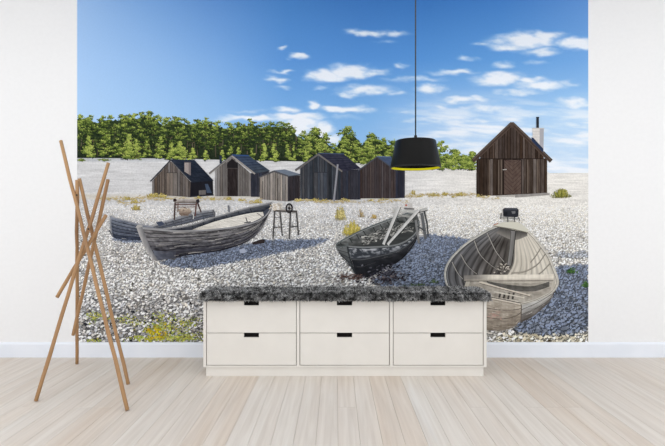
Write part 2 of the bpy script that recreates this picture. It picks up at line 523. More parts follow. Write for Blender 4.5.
c = np.clip(c, 40, 252) * tint
dark = base*np.interp(py, [206, 260, 342], [0.92, 0.62, 0.47])[:, None] * tint
# each pebble: its little cast shadow, then the stone, row by row
order = np.argsort(py)
cx = np.empty(2*m); cy = np.empty(2*m); RX = np.empty(2*m); RY = np.empty(2*m); AN = np.empty(2*m); CC = np.empty((2*m, 3))
cx[0::2] = (px + sz*.32)[order]; cx[1::2] = px[order]; cy[0::2] = (py + sz*.36)[order]; cy[1::2] = py[order]
RX[0::2] = RX[1::2] = rx[order]; RY[0::2] = RY[1::2] = ry[order]; AN[0::2] = AN[1::2] = ang[order]
CC[0::2] = dark[order]; CC[1::2] = c[order]
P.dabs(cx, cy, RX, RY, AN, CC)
pebbles = P.build('printed_pebbles', mural, 'printed field of grey and white pebbles with boat shadows', mat='ink_stone', kind='stuff')

# ---- forest
FT_X = [77,88,100,110,120,128,135,142,150,157,162,170,180,190,205,215,227,240,252,262,280,290,298,305,313,322,328,336,345,355,362,372,382,392,404,425,437,441,452,458,470,477]
FT_Y = [114,115,117,115,114,115,113,112,111,115,120,116,117,120,118,121,123,122,119,123,121,123,131,134,129,132,140,144,127,132,139,134,137,142,140,146,143,142,150,151,150,153]
P = Print()
xs = np.linspace(MX0, 400, 220)
topy = np.interp(xs, FT_X, FT_Y) + 5 + RNG.uniform(-1, 1.5, 220)
boty = np.interp(xs, [77,180,240,340,400], [158,158.5,160.5,162,166])
def fc(u, v, X, Y):
    n = fbm(X/4, Y/5, 61)
    c = mix((34,46,32), (58,72,42), n)
    c = mix(c, (30,38,28), smooth(.5, .95, v)*0.7)
    return c + (RNG.normal(0, 6, X.shape))[..., None]
P.ruled(np.stack([xs, topy], 1), np.stack([xs, boty], 1), 330, 32, fc)
for i in range(70):   # trunks glimpsed between the crowns
    P.k = 2 + i % 6
    x = RNG.uniform(80, 335); y1 = RNG.uniform(146, 157); 
    P.stroke([(x, y1-RNG.uniform(6, 14)), (x+RNG.uniform(-.6,.6), y1)], .7, mix((70,58,48), (110,98,86), RNG.uniform()))
P.build('printed_forest_shade', mural, 'printed dark interior of the pine wood with trunks', mat='ink_leaf')

def tree(cx, top, base, hw, kind, light, dens=1.0, trunk=None, drop=0.0):
    P = Print()
    if trunk: P.stroke([(cx, top+3), (cx+trunk[0], base)], trunk[1], (96,80,66))
    H = base - top
    k = int(8 + H*hw/14*dens)
    cl = []
    for i in range(k):
        t = (i + RNG.uniform(0, 1)) / k            # 0 top .. 1 bottom
        if kind == 'cone':   w = hw*(0.12 + 0.88*t)
        elif kind == 'open': w = hw*(0.45 + 0.6*math.sin(math.pi*min(1, t*1.05)))*0.85
        else:                w = hw*math.sqrt(max(0.08, 1-(1-t*1.25)**2)) if t < .8 else hw
        x = cx + RNG.uniform(-1, 1)*w*(0.55 if kind == 'cone' else 0.75)
        rx = hw*RNG.uniform(.20, .40)*(0.6 if kind == 'cone' and t < .35 else 1); ry = rx*RNG.uniform(.35, .65)
        cl.append((x, top + ry*0.8 + t*(H - ry), rx, ry))
    cl.sort(key=lambda q: q[1])
    k0 = P.k
    for ci, (x, y, rx, ry) in enumerate(cl):
        P.k = k0 + 5*(ci % 8)
        n = int(16 + rx*ry*5.0*dens)
        r = np.sqrt(RNG.uniform(0, 1, n)); th = RNG.uniform(0, 2*np.pi, n)
        dx = RNG.normal(0, .52, n); dy = RNG.normal(0, .5, n)
        o = np.argsort(-dy); dx = dx[o]; dy = dy[o]
        ct = RNG.normal(0, .12)
        b = np.clip(0.37 - 0.50*dy + 0.10*dx + ct + RNG.normal(0, .15, n) + light - drop*(y-top)/H, 0, 1)
        c = np.where((b < .5)[:, None], mix((30,40,28), (92,112,48), b*2), mix((92,112,48), (172,184,92), b*2-1))
        brown = RNG.uniform(0, 1, n) < 0.07*(dy > 0)
        c[brown] = mix((84,70,52), (128,108,80), RNG.uniform(0, 1, brown.sum()))
        c = c + RNG.normal(0, 5, (n, 1))
        s = RNG.uniform(.35, .85, n)
        P.dabs(x + dx*rx, y + dy*ry, s*1.15, s*0.75, RNG.uniform(-.9, .9, n), c)
    return P

SMALL = [(89,137,157.5,7.5,'cone',.2),(104,130,156,7,'round',.0),(129,134,158.5,8.5,'cone',.2),(136,139,157.5,7,'cone',.14),(116,143,157,6,'round',-.06),(147,140,157,5.5,'cone',-.02),(160,136,158.5,6.5,'cone',.14),
 (172,143,160,6.5,'cone',.14),(180,141,160.5,9,'cone',.2),(192,148,160.5,6,'cone',.2),(206,150,160,4,'cone',.16),(222,150,161,4.4,'cone',.12),(238,147,156,3.6,'cone',.12),(231,146,155,4,'cone',.1),(252,148,160.5,4.4,'cone',.06),(264,144,161,6,'cone',.18),(274,143,161.5,6,'cone',.18),(287,144,160,4.6,'cone',.02),(294,142,161.5,4,'cone',.0),(306,152,162,4,'cone',.16)]
T0 = LAYER[0]; TS = 104     # trees share a few ink levels
back = [(x, float(np.interp(x, FT_X, FT_Y))) for x in (82,92,102,111,121,129,136,143,150,157,168,176,186,197,206,217,228,240,251,262,271,281,289)]
for j, (x, t) in enumerate(back):
    b = 148 + RNG.uniform(-3, 3)
    tree(x, t-.5, b, RNG.uniform(8, 10.5), 'round', RNG.uniform(.06, .2), .8, None, .6).build('printed_pine_tree', mural, 'printed tall pine at the back of the wood' if j == 0 else None, mat='ink_leaf', base=T0 + TS*(j % 3))
for j, a in enumerate([(303,131,158,8,'round',.06),(314,127,160,11,'round',.1),(324,133,161,8,'round',.02)]):
    tree(*a).build('printed_pine_tree', mural, mat='ink_leaf', base=T0 + TS*j)
for j, a in enumerate(SMALL):
    tree(*a[:3], a[3]*1.25, *a[4:], 1.1).build('printed_young_pine', mural, mat='ink_leaf', base=T0 + TS*(3 + j % 2))
tree(346, 126, 142, 9.5, 'open', .08, .8, (1.5, 1.2)).build('printed_pine_tree', mural, 'printed airy pine standing above the dark hut', mat='ink_leaf', base=T0)
for j, a in enumerate([(334,143,161,6,'round',.12),(345,139,161,9,'round',.12),(357,140,164,8,'round',.1),(372,133,164,10,'round',.06),(366,140,164,8,'round',.12),(383,138,163,8,'round',.02),(393,140,163,9,'round',.05),(402,146,164,6,'round',.08)]):
    tree(*a, 1.1).build('printed_leafy_tree', mural, mat='ink_leaf', base=T0 + TS*(1 + j % 4))
P = tree(442, 140.5, 152, 7.5, 'open', .1, .9, (-2, 1.2))
P.build('printed_pine_tree', mural, 'printed wind-bent pine tree by the lamp shade', mat='ink_leaf', base=T0)
for j, a in enumerate([(438,150,169.5,8,'round',.06),(446,154,169.5,8,'round',.12),(454,149,169.5,9,'round',.12),(463,155,169.5,10,'round',.14),(471,151,169.5,7,'round',.1)]):
    tree(*a, 1.7).build('printed_shrub', mural, mat='ink_leaf', base=T0 + TS*(1 + j % 4))
P = Print()
for cx, cy, w in ((105,160,5),(134,158.7,7),(82,160,4)):
    n = 40
    g = mix((70,90,45), (150,160,80), RNG.uniform(0, 1, n))
    P.dabs(cx+RNG.normal(0, w*.5, n), cy+RNG.normal(0, .5, n), np.full(n, .9), np.full(n, .45), np.zeros(n), g)
P.build('printed_low_scrub', mural, mat='ink_leaf', kind='stuff')

# ---- fishing huts
def lerp_at(x, a, b):
    return a[1] + (b[1]-a[1])*(x-a[0])/(b[0]-a[0])

def boards(P, x0, x1, topf, botf, n, col, var=14, seam=(30,28,28), seam_w=.35, streak=3, warm=1.8):
    xs = np.linspace(x0, x1, n+1); xs[1:-1] += RNG.uniform(-.22, .22, n-1)*(x1-x0)/n
    k0 = P.k
    for a, b in zip(xs, xs[1:]):
        P.k = k0
        t = RNG.normal(0, var); c = np.array(col, float) + t + np.array([1, 0, -1])*RNG.normal(0, warm)
        mx = (a+b)/2
        pts_t = [(x, topf(x)) for x in (a, mx, b)]; pts_b = [(x, botf(x)) for x in (a, mx, b)]
        def cf(u, v, X, Y, c=c):
            n_ = fbm(X/1.2, Y/7, 71)
            return c + ((n_-.5)*var*2.6)[..., None] + RNG.normal(0, 3, X.shape)[..., None]
        P.ruled(pts_t, pts_b, 5, 12, cf)
        for s in range(streak):
            x = RNG.uniform(a, b); y0 = topf(x); y1 = botf(x); r0, r1 = sorted(RNG.uniform(0, 1, 2))
            P.stroke([(x, y0+(y1-y0)*r0), (x, y0+(y1-y0)*r1)], .3, c*RNG.uniform(.7, 1.25))
    for x in xs[1:-1]:
        P.k = k0 + 6
        P.stroke([(x, topf(x)), (x, botf(x))], seam_w, seam)

def roof_patch(P, quad, c0, c1, rows=5, dark=(22,26,34)):
    a, b, c, d = quad     # ridge left, ridge right, eave right, eave left
    def cf(u, v, X, Y):
        n_ = fbm(X/2.5, Y/1.6, 83)
        return mix(c0, c1, v) + ((n_-.5)*30)[..., None] + RNG.normal(0, 3, X.shape)[..., None]
    P.ruled([a, b], [d, c], 26, 18, cf)
    for i in range(1, rows):
        t = i/rows
        p = (a[0]+(d[0]-a[0])*t, a[1]+(d[1]-a[1])*t); q = (b[0]+(c[0]-b[0])*t, b[1]+(c[1]-b[1])*t)
        P.stroke([p, q], .3, dark)

def patch(P, q, col, var=14, seed=91, sx=2.5, sy=2.5, nu=14, nv=14, col2=None):
    a, b, c, d = q
    def cf(u, v, X, Y):
        base = mix(col, col if col2 is None else col2, v)
        return base + ((fbm(X/sx, Y/sy, seed)-.5)*var*2.4)[..., None] + RNG.normal(0, 2.5, X.shape)[..., None]
    P.ruled([a, b], [d, c], nu, nv, cf)

H0 = LAYER[0]
def hut_root(P, label, reset=False):
    if reset: LAYER[0] = H0
    return P.build('printed_hut', mural, label, mat='ink_wood')
# hut 1
P = Print()
tf = lambda x: lerp_at(x, (152,181.5), (170.9,161)) if x < 170.9 else lerp_at(x, (170.9,161), (191.5,182.8))
bf = lambda x: lerp_at(x, (152,194.2), (190.5,197.2))
boards(P, 152.3, 190.7, tf, bf, 15, (104,97,93), 12)
h1 = hut_root(P, 'printed weathered grey hut with black roof and a brick chimney', True)
P = Print(); P.poly([(190.7,182),(213,180.5),(213.4,195.6),(190.3,197.2)], (28,28,34))
patch(P, [(205,184),(208,184),(212,193),(207,193)], (66,78,98), 8); patch(P, [(199,190.5),(206,190),(206,194.5),(199,195)], (104,100,98), 8)
P.stroke([(191,196.6),(214,195)], .9, (50,54,62))
P.build('side_wall', h1, mat='ink_wood')
P = Print(); boards(P, 166.6, 177.4, lambda x: 172.8, lambda x: 195.6+ (x-166)*.05, 3, (122,114,108), 7)
P.stroke([(166.6,172.8),(177.4,172.8)], .5, (50,46,44)); P.stroke([(166.5,172.8),(166.5,195.5)], .45, (56,50,48)); P.stroke([(177.6,172.8),(177.6,196)], .6, (44,40,38))
P.build('door', h1, mat='ink_wood')
P = Print(); roof_patch(P, [(170.7,159.4),(194.6,160),(213.8,180.6),(192.2,182.6)], (38,46,60), (30,36,48))
P.stroke([(150.6,181.4),(170.8,160.2)], 1.3, (58,60,66)); P.stroke([(170.8,160),(192.2,182.4)], .8, (60,62,68))
P.build('roof', h1)
P = Print(); patch(P, [(184.6,162.4),(190.9,162.4),(190.9,175.6),(184.6,171.6)], (158,148,144), 16, sx=1.2, sy=1)
P.poly([(188.8,162.4),(190.9,162.4),(190.9,175.6),(188.8,174.4)], (122,114,114)); P.stroke([(184.2,162.3),(191.2,162.3)], .9, (72,70,74))
P.build('chimney', h1)
# hut 2
P = Print()
tf = lambda x: lerp_at(x, (214.5,171), (232,157)) if x < 232 else lerp_at(x, (232,157), (251.4,174))
boards(P, 215, 251, tf, lambda x: 196.2, 13, (112,107,104), 12)
h2 = hut_root(P, 'printed grey board hut with open dark doorway and stove pipe')
P = Print(); P.poly([(251,174),(269.5,171),(262,197),(251,196.6)], (46,46,54)); boards(P, 251, 262, lambda x: 173, lambda x: 196.8, 5, (48,50,60), 5)
P.build('side_wall', h2, mat='ink_wood')
P = Print(); patch(P, [(227.4,162),(237.9,162.6),(237.9,196.3),(227.4,196.2)], (44,38,38), 12, sx=1, sy=8); P.poly([(227,164),(232,158.5),(238,163.5),(238,168),(227,168)], (34,32,34))
P.stroke([(226.5,168.2),(239.5,168.6)], .5, (76,72,70)); P.stroke([(239.2,166),(239.2,196.3)], .7, (130,124,118)); P.stroke([(226.9,163),(226.9,196)], .5, (92,86,84))
P.build('doorway', h2, mat='ink_wood')
P = Print(); roof_patch(P, [(232,154.8),(248.6,155.5),(270.2,170.8),(254.8,173.8)], (56,70,96), (62,70,80), 7)
P.stroke([(232,154.9),(249,155.6)], .7, (52,84,140)); P.stroke([(209.3,173.8),(232,156)], 1.7, (128,124,120)); P.stroke([(232,156),(255,174)], 1.6, (152,147,142)); P.stroke([(209.3,172.8),(232,155)], .5, (70,74,82))
P.build('roof', h2)
P = Print(); P.stroke([(220.8,155.6),(220.8,163.6)], 2.3, (44,54,72)); P.stroke([(219.4,156),(222.2,156)], 1.2, (36,42,54))
P.build('stove_pipe', h2)
# hut 3
P = Print()
tf = lambda x: lerp_at(x, (259.9,177), (274,171.8)) if x < 274 else lerp_at(x, (274,171.8), (287.8,176.4))
boards(P, 259.9, 287.8, tf, lambda x: lerp_at(x, (259.9,199.4), (287.8,201.4)), 11, (136,130,125), 12)
P.stroke([(263,181),(263,199.4)], .6, (70,66,64)); P.stroke([(278,178),(278,201)], .5, (70,66,64))
h3 = hut_root(P, 'printed low pale grey shed with flat slate roof')
P = Print(); P.poly([(287.8,176),(300,175.6),(300,199.5),(287.8,201.4)], (44,41,44)); boards(P, 287.8, 300, lambda x: 176, lambda x: 200.5, 5, (46,42,46), 5)
P.build('side_wall', h3, mat='ink_wood')
P = Print(); patch(P, [(273.5,170.4),(285,169.4),(301,174.4),(288,176.2)], (112,122,136), 10, sx=4, sy=1)
P.poly([(258.8,177),(273.8,170.5),(276,171),(288.4,175.4),(288.2,177),(274,172.3),(259.4,178)], (82,82,86)); P.stroke([(288,176.4),(301,174.8)], .8, (66,70,78))
P.build('roof', h3)
# hut 4
P = Print()
tf = lambda x: lerp_at(x, (300.2,168.5), (318.2,155)) if x < 318.2 else lerp_at(x, (318.2,155), (341,171.6))
boards(P, 300.2, 341, tf, lambda x: lerp_at(x, (300,199), (341,200.2)), 17, (60,63,69), 7, seam=(30,33,40))
h4 = hut_root(P, 'printed tarred blue-black hut with wide dark roof')
P = Print(); P.poly([(340.8,171.4),(360.6,169),(360.6,199),(340.8,200.2)], (46,46,54)); boards(P, 340.8, 360.6, lambda x: 171, lambda x: 199.6, 8, (50,50,58), 4, seam=(36,36,42))
P.build('side_wall', h4, mat='ink_wood')
P = Print(); boards(P, 314.3, 327, lambda x: 172.6, lambda x: 199.8, 4, (67,70,77), 5, seam=(40,44,50)); P.stroke([(314,172.4),(327.4,172.4)], .5, (38,40,46)); P.stroke([(314.1,172.4),(314.1,199.6)], .4, (38,40,46)); P.stroke([(327.2,172.4),(327.2,200)], .4, (38,40,46))
P.build('door', h4, mat='ink_wood')
P = Print(); roof_patch(P, [(318,153.4),(344,154.2),(361,168.6),(341.8,171.6)], (52,54,70), (46,46,60), 7)
P.stroke([(318,153.2),(344,154)], .7, (70,84,116)); P.stroke([(295.4,170.8),(318.2,154.4)], 1.7, (104,100,98)); P.stroke([(318.2,154.4),(342.2,171.6)], 1.6, (112,108,106)); P.stroke([(295,169.8),(318.2,153.4)], .5, (60,66,82))
P.build('roof', h4)
# hut 5
P = Print()
tf = lambda x: lerp_at(x, (360,170), (376.9,157.6)) if x < 376.9 else lerp_at(x, (376.9,157.6), (395.6,170.6))
boards(P, 360, 395.6, tf, lambda x: 198.4, 15, (66,58,58), 7, seam=(36,32,34))
h5 = hut_root(P, 'printed dark brown hut behind the hanging lamp shade')
P = Print(); P.poly([(395.5,168),(404.8,168),(404.8,197.6),(395.5,198.4)], (40,42,54)); boards(P, 395.5, 404.8, lambda x: 168, lambda x: 198, 4, (42,44,56), 4)
P.build('side_wall', h5, mat='ink_wood')
P = Print(); patch(P, [(376.9,156.2),(391,157),(406,168.4),(395.4,170.4)], (66,80,106), 8)
P.stroke([(357.8,171),(376.9,157)], 1.2, (74,76,84)); P.stroke([(376.9,157),(396,170.8)], 1.1, (70,72,80)); P.stroke([(376.9,156.4),(391,157)], .6, (110,128,156))
P.build('roof', h5)
H1 = LAYER[0]
# hut 6
P = Print()
tf = lambda x: lerp_at(x, (476,160.5), (511.8,125)) if x < 511.8 else lerp_at(x, (511.8,125), (547,160.5))
bf = lambda x: lerp_at(x, (476.3,196.4), (547,193.2))
boards(P, 476.3, 546.9, lambda x: 158.6, bf, 21, (70,59,52), 16, seam=(30,24,22), seam_w=.55)
boards(P, 480, 543.5, tf, lambda x: 159, 21, (66,54,47), 9, seam=(28,22,20), seam_w=.55)
for x in (489.5, 498.6, 501.4, 527.5, 537): P.stroke([(x, 160), (x, bf(x)-1)], 1.1, (104,92,82))
P.stroke([(477,158.8),(546.5,158.8)], .7, (34,28,26))
h6 = hut_root(P, 'printed dark brown gabled hut with white chimney standing alone', True)
P = Print(); patch(P, [(504,160),(520.8,160),(520.8,193.8),(504,194.4)], (88,73,66), 12)
for k in range(9):
    y = 160 + k*4.2
    for s in (-1, 1):
        P.stroke([(512.4 + s*8.2, y-6 if y-6 > 160 else 160), (512.4, min(y+2.2, 193.8))], .35, (58,44,40))
for x in (503.6, 521.2): P.stroke([(x, 159.6), (x, 194.2)], .8, (38,32,31))
P.stroke([(503.6,159.8),(521.2,159.8)], .7, (36,30,28)); P.stroke([(502.5,169.8),(506.5,169.4)], .9, (170,166,162))
P.build('door', h6, mat='ink_wood')
P = Print()
for a, b in (((472.6,161.2),(511.9,123.6)), ((511.9,123.6),(551,161.2))):
    P.stroke([a, b], 4.2, (84,70,62), col2=(64,54,48)); P.stroke([(a[0], a[1]-1.4), (b[0], b[1]-1.4)], .5, (112,98,90)); P.stroke([(a[0], a[1]+1), (b[0], b[1]+1)], .4, (44,36,33))
P.poly([(509.5,125.2),(511.9,122),(514.4,125.2),(511.9,128)], (80,67,60))
P.build('roof', h6, mat='ink_wood')
P = Print(); patch(P, [(532.2,128.6),(543.6,128.6),(543.2,152),(532.6,142)], (216,212,208), 12, sx=1.4, sy=1)
P.poly([(539.4,128.6),(543.6,128.6),(543.2,151.5),(539.4,148)], (168,168,174))
for y in (131.5,134.3,137.1,140): P.stroke([(532.4,y),(543.4,y)], .25, (180,174,170))
P.stroke([(531.8,128.4),(544,128.4)], .9, (196,192,190)); P.stroke([(537.4,117),(537.4,128)], 2.6, (44,46,52)); P.stroke([(535.8,117.4),(539,117.4)], .8, (34,34,40))
P.poly([(531.2,137.4),(533.2,138),(543.3,149),(542.8,152.6),(531.4,141)], (44,56,82))
P.build('chimney', h6)
P = Print(); P.poly([(514,195),(546,192.8),(549.5,193.4),(549.5,195),(515,197.6)], (150,146,142)); P.poly([(496,195.6),(514,194.8),(514,196.6),(496,197)], (176,172,166))
P.build('doorstep_plank', h6, mat='ink_wood')

# ---- pole, weeds
LAYER[0] = H1
P = Print(); P.stroke([(337.8,164.4),(335.9,183),(333.9,201.6)], 1.8, (158,158,164), col2=(120,120,128))
P.build('printed_leaning_pole', mural, 'printed pale leaning pole before the tarred hut', mat='ink_wood')

W0 = LAYER[0]
def tuft(cx, cy, w, h, n, c0, c1, name='printed_weed_tuft', label=None):
    P = Print()
    n = max(18, int(n*1.3))
    x = cx + np.clip(RNG.normal(0, w*.24, n), -w*.5, w*.5); k = np.clip(1 - ((x-cx)/(w*.62))**2, .15, 1)
    for i in range(n):
        P.k = (i*5) % 60
        y = cy + RNG.uniform(-.08, .08)*h
        hh = h*k[i]*RNG.uniform(.25, 1)
        tip = np.array((x[i] + (x[i]-cx)*.25 + RNG.normal(0, w*.06), y - hh))
        c = mix(c0, c1, RNG.uniform()) + RNG.normal(0, 8)
        P.stroke([(x[i], y), ((x[i]+tip[0])/2, y - hh*.45), tip], .45, c*.8, .25)
        m_ = 1 + int(hh/2.5); f = RNG.uniform(.3, 1, m_)
        P.dabs(x[i] + (tip[0]-x[i])*f + RNG.normal(0, .5, m_), y - hh*f, RNG.uniform(.35, .75, m_), RNG.uniform(.25, .5, m_), RNG.uniform(-1, 1, m_), c[None] + RNG.normal(0, 14, (m_, 1)))
    return P.build(name, mural, label, mat='ink_leaf', base=W0, kind='stuff' if name == 'printed_weed_tuft' else None)
YEL = ((160,144,78), (222,204,128))
for a in [(155,197,12,4,40),(162,197.5,8,5,40),(151,196,8,3,20),(135,203,8,4,22),(128,200,10,4,18),(136,210,8,6,26),(199,198.5,7,3,18),(229,200,6,3.4,22),(258,203,7,4.5,34),(213,200,6,3,14),(241,201,5,3,12),(168,199,8,2,14),(300,201,10,3,20),(315,201,10,3,20),(325,201,8,2.4,14),(345,201,8,3,16),(384,200,12,2,14),(371,201,8,2,8),(413,194.5,6,4.5,20),(434,196,10,4,22),(445,195.5,8,4,24),(460,196,8,4.4,22),(420,197,6,2,10),(453,197.5,5,3,12),(478,197,4,3,10)]:
    tuft(*a, *YEL)
tuft(340.5, 219.5, 9, 15, 45, (178,164,100), (228,214,146), 'printed_weed_clump', 'printed tall yellow weed on the pebbles')
tuft(352, 235, 17, 15, 80, (184,168,78), (236,220,122), 'printed_weed_clump', 'printed bushy yellow weed beside the tarred boat')
tuft(361, 217, 6, 8, 10, (170,150,110), (200,180,140)); tuft(374, 218.5, 5, 5, 12, (190,160,90), (220,190,120))
tuft(561, 197.4, 15, 9, 90, (100,106,48), (190,182,92), 'printed_grass_tussock', 'printed green grass tussock beside the lone hut')
tuft(572, 273, 9, 6, 34, (50,84,50), (98,134,70)); tuft(585, 287, 7, 8, 30, (50,84,50), (98,134,70)); tuft(415, 285.5, 22, 3, 26, (66,88,60), (104,120,80)); tuft(434, 283, 10, 4, 14, (66,88,60), (104,120,80))
P = Print()
for xa, xb, yc, n in ((100,160,199,150),(118,146,203,60),(160,232,199,90),(232,262,201,40),(296,350,201,120),(350,408,201,70),(405,476,195.5,150),(476,500,197.5,30)):
    x = RNG.uniform(xa, xb, n); y = yc + RNG.normal(0, .9, n) + (vnoise(x/9, x*0, 5)-.5)*3
    P.k = 0
    P.dabs(x, y, RNG.uniform(.6, 1.6, n), RNG.uniform(.25, .55, n), RNG.normal(0, .3, n), mix((172,152,108), (214,200,160), RNG.uniform(0, 1, n)))
P.build('printed_dry_grass', mural, 'printed strip of dry ochre grass along the huts', mat='ink_leaf', kind='stuff', base=W0 - 60)
# greenery at the mural's foot
P = Print()
def moss(n, fx, fy, c0, c1, s0, s1):
    x = fx(n); y = fy(n, x)
    s = RNG.uniform(s0, s1, n); b = RNG.uniform(0, 1, n)
    P.dabs(x, y, s, s*.65, RNG.uniform(-1, 1, n), mix(c0, c1, b) + RNG.normal(0, 6, (n, 3)))
for cx, cy, w, h, n in ((164,328,24,8,230),(160,338,36,3,260),(188,336,18,5,130),(95,316,12,5,60),(128,320,16,6,60),(165,316,14,5,40),(92,340,10,2,30),(188,322,14,6,50)):
    moss(n, lambda n: cx+RNG.normal(0, w*.5, n), lambda n, x: cy+RNG.normal(0, h*.5, n), (120,130,62), (214,214,110), .6, 1.3)
moss(90, lambda n: 157+RNG.normal(0, 5, n), lambda n, x: 333+RNG.normal(0, 4, n), (150,130,30), (226,206,50), .8, 1.5)
moss(70, lambda n: RNG.uniform(80, 204, n), lambda n, x: RNG.uniform(318, 342, n), (70,72,60), (120,118,92), .7, 1.3)
P.build('printed_moss', mural, 'printed yellow-green moss among the stones', mat='ink_leaf', kind='stuff')

# ---- boats
def hullpaint(P, top, bot, n, c_top, c_bot, seam, nu=70, amp=26, seed=3, sheen=0.0, sub=5, wear=None):
    """n strakes between the sheer line and the bottom line, each shaded and seamed"""
    T = resample(top, nu); B = resample(bot, nu)
    for i in range(n):
        a = T + (B-T)*(i/n); b = T + (B-T)*((i+1)/n)
        t = (i+.5)/n
        base = mix(c_top, c_bot, t) + RNG.normal(0, 5)
        def cf(u, v, X, Y, base=base, i=i):
            nn = fbm(u*22, v*1.4 + i*7, seed+i, 4); fine = fbm(u*70, v*3 + i*5, seed+50+i, 2)
            c = base + ((nn-.5)*amp*2)[..., None] + ((fine-.5)*amp)[..., None]
            c = c * (1.10 - 0.26*smooth(.55, 1, v))[..., None]
            return c
        P.ruled(a, b, nu*2, sub, cf)
        if i: P.stroke(a, .55, seam)

def streaks(P, top, bot, n, c0, c1, w=.45):
    T = resample(top, 80); B = resample(bot, 80)
    k0 = P.k
    for i in range(n):
        P.k = k0 + i % 24
        a = int(RNG.integers(2, 66)); l = int(RNG.integers(4, 13)); t = RNG.uniform(.06, .96)
        q = (T + (B-T)*t)[a:a+l]
        P.stroke(q, RNG.uniform(.25, 1)*w*1.6, mix(c0, c1, RNG.uniform()**1.3), .2)

# boat A: far left, behind
B0 = LAYER[0]
P = Print()
sheerA = curve([(111.2,216.6),(120,219.2),(130,221.8),(142,224.8),(158,227)])
botA = curve([(111.6,235.4),(116,238.2),(128,239.6),(142,240),(158,240)])
hullpaint(P, sheerA, botA, 6, (112,118,130), (58,64,78), (40,44,54), amp=22, seed=5)
streaks(P, sheerA, botA, 40, (40,44,56), (168,170,176)); P.stroke(sheerA, 1.2, (150,152,158)); P.stroke([(111.2,215.6),(110.8,224),(112.2,236)], 1.8, (138,140,146), 1.4)
P.stroke([(109.4,230),(112,234.5)], 1.0, (70,72,80))
bA = P.build('printed_rowing_boat', mural, 'printed small blue-grey boat half hidden behind the larger one', mat='ink_hull')
P = Print()
farT = curve([(152,226.5),(165,221.5),(180,216.4),(197,212),(213,209.8)]); farB = curve([(158,229.5),(170,227),(185,224),(200,220),(214.5,216.6)])
hullpaint(P, farT, farB, 3, (128,130,134), (76,80,90), (48,50,58), amp=26, seed=9)
P.stroke(farT, 1.0, (158,158,160)); P.stroke([(213,209.8),(214.8,213),(214.4,217)], 1.6, (96,96,100))
for x in (166, 173, 181, 192, 203): P.stroke([(x, 219+(180-x)*.2), (x+1.5, 226-(x-166)*.14)], .8, (70,74,84))
P.stroke([(193,213),(194,216.5),(193.4,219)], .8, (206,206,204)); P.poly([(156,222.5),(162,221),(165,224),(160,226.5)], (70,78,96))
P.build('far_side', bA, mat='ink_hull')

# winch rack
P = Print()
DR = (74,58,54)
P.stroke([(175.6,200),(175,210),(174.6,220)], 1.5, DR); P.stroke([(196.8,202),(196,209),(195.4,216)], 1.3, (92,60,54)); P.stroke([(197.6,202),(199.4,207),(201.4,212.5)], 1.4, (70,54,52)); P.stroke([(178.4,203),(178,212)], .9, (96,70,62))
P.stroke([(176,204.6),(197,204.6)], .9, (92,64,58)); P.stroke([(176,207.2),(196,206.8)], .6, (120,96,86))
rk = P.build('printed_winch_rack', mural, 'printed rusty rack with a log laid across it', mat='ink_wood')
P = Print(); P.ruled([(175,199.2),(186,198.8),(197.6,199)], [(175,203.2),(186,203),(197.6,203.4)], 30, 6, lambda u,v,X,Y: mix((196,190,184), (104,96,92), v) + ((fbm(X/2, Y, 7)-.5)*60)[..., None])
P.dabs(np.array([175.4, 198.]), np.array([200.2, 201.2]), np.array([1.8, 2.2]), np.array([2., 2.2]), np.zeros(2), np.array([(58,46,44), (50,46,50)]))
P.build('log', rk, mat='ink_wood')
P = Print(); n = 60; th = RNG.uniform(0, 6.28, n); r = np.sqrt(RNG.uniform(0, 1, n))
dy = np.sin(th)*r
P.dabs(np.array([185.]), np.array([212.]), np.array([6.8]), np.array([4.4]), np.zeros(1), np.array([(120,108,98)]), 12)
P.dabs(185+np.cos(th)*r*6, 211.5+dy*3.6, np.full(n, 1.2), np.full(n, .8), RNG.uniform(-1, 1, n), mix((204,190,172), (104,86,76), np.clip(dy*.5+.5, 0, 1)))
P.build('printed_rope_bundle', mural, mat='ink_leaf')

# boat B: front left
P = Print()
sheerB = curve([(140,228),(152,229.2),(172,230.8),(190,230.8),(208,230),(235,227),(253,223.2),(264,217.6),(270.4,210),(272.4,203)])
farB_ = curve([(141,227.4),(165,229),(190,225.4),(208,219.6),(226,214.2),(244,209),(262,205),(272,202.6)])
P.poly(np.vstack([farB_, sheerB[::-1]]), (64,68,78))
def cf(u, v, X, Y): return mix((96,98,102), (36,40,50), v) + ((fbm(X/4, Y/1.2, 15)-.5)*60)[..., None]
inB = curve([(142,228),(168,230),(194,229),(217,221.2),(244,214.8),(262,212),(271,206)])
P.ruled(farB_, inB, 90, 7, cf)
for x in (160,170,181,192,203,214,226,238,250): 
    yy = np.interp(x, farB_[:,0], farB_[:,1]); P.stroke([(x, yy), (x+2, yy+5)], .8, (38,42,50))
P.stroke(farB_, 1.3, (140,140,142))
bB = P.build('printed_rowing_boat', mural, 'printed large grey clinker rowing boat with pale sand-filled deck', mat='ink_hull')
P = Print()
deckT = curve([(193,229.4),(204,225.4),(217,221),(231,217.4),(244,214.4),(256,212.4),(263,212)]); deckB = curve([(193,229.8),(208,229.6),(222,228.2),(236,226),(250,222.8),(259,219),(264,215.4)])
P.ruled(deckT, deckB, 80, 14, lambda u,v,X,Y: np.array((222,218,210)) + ((fbm(X/6, Y/1.4, 19)-.5)*46)[..., None] + RNG.normal(0, 6, X.shape)[..., None])
for k in range(1, 6):
    q = deckT + (deckB-deckT)*k/6; P.stroke(q, .25, (172,166,158))
P.stroke([(246,217.5),(247.6,222.4)], 1.0, (60,62,66)); P.stroke([(244.5,222.8),(251,222)], 1.4, (92,92,94)); P.stroke([(257,213),(263,217)], .8, (120,118,114))
P.build('deck', bB)
P = Print()
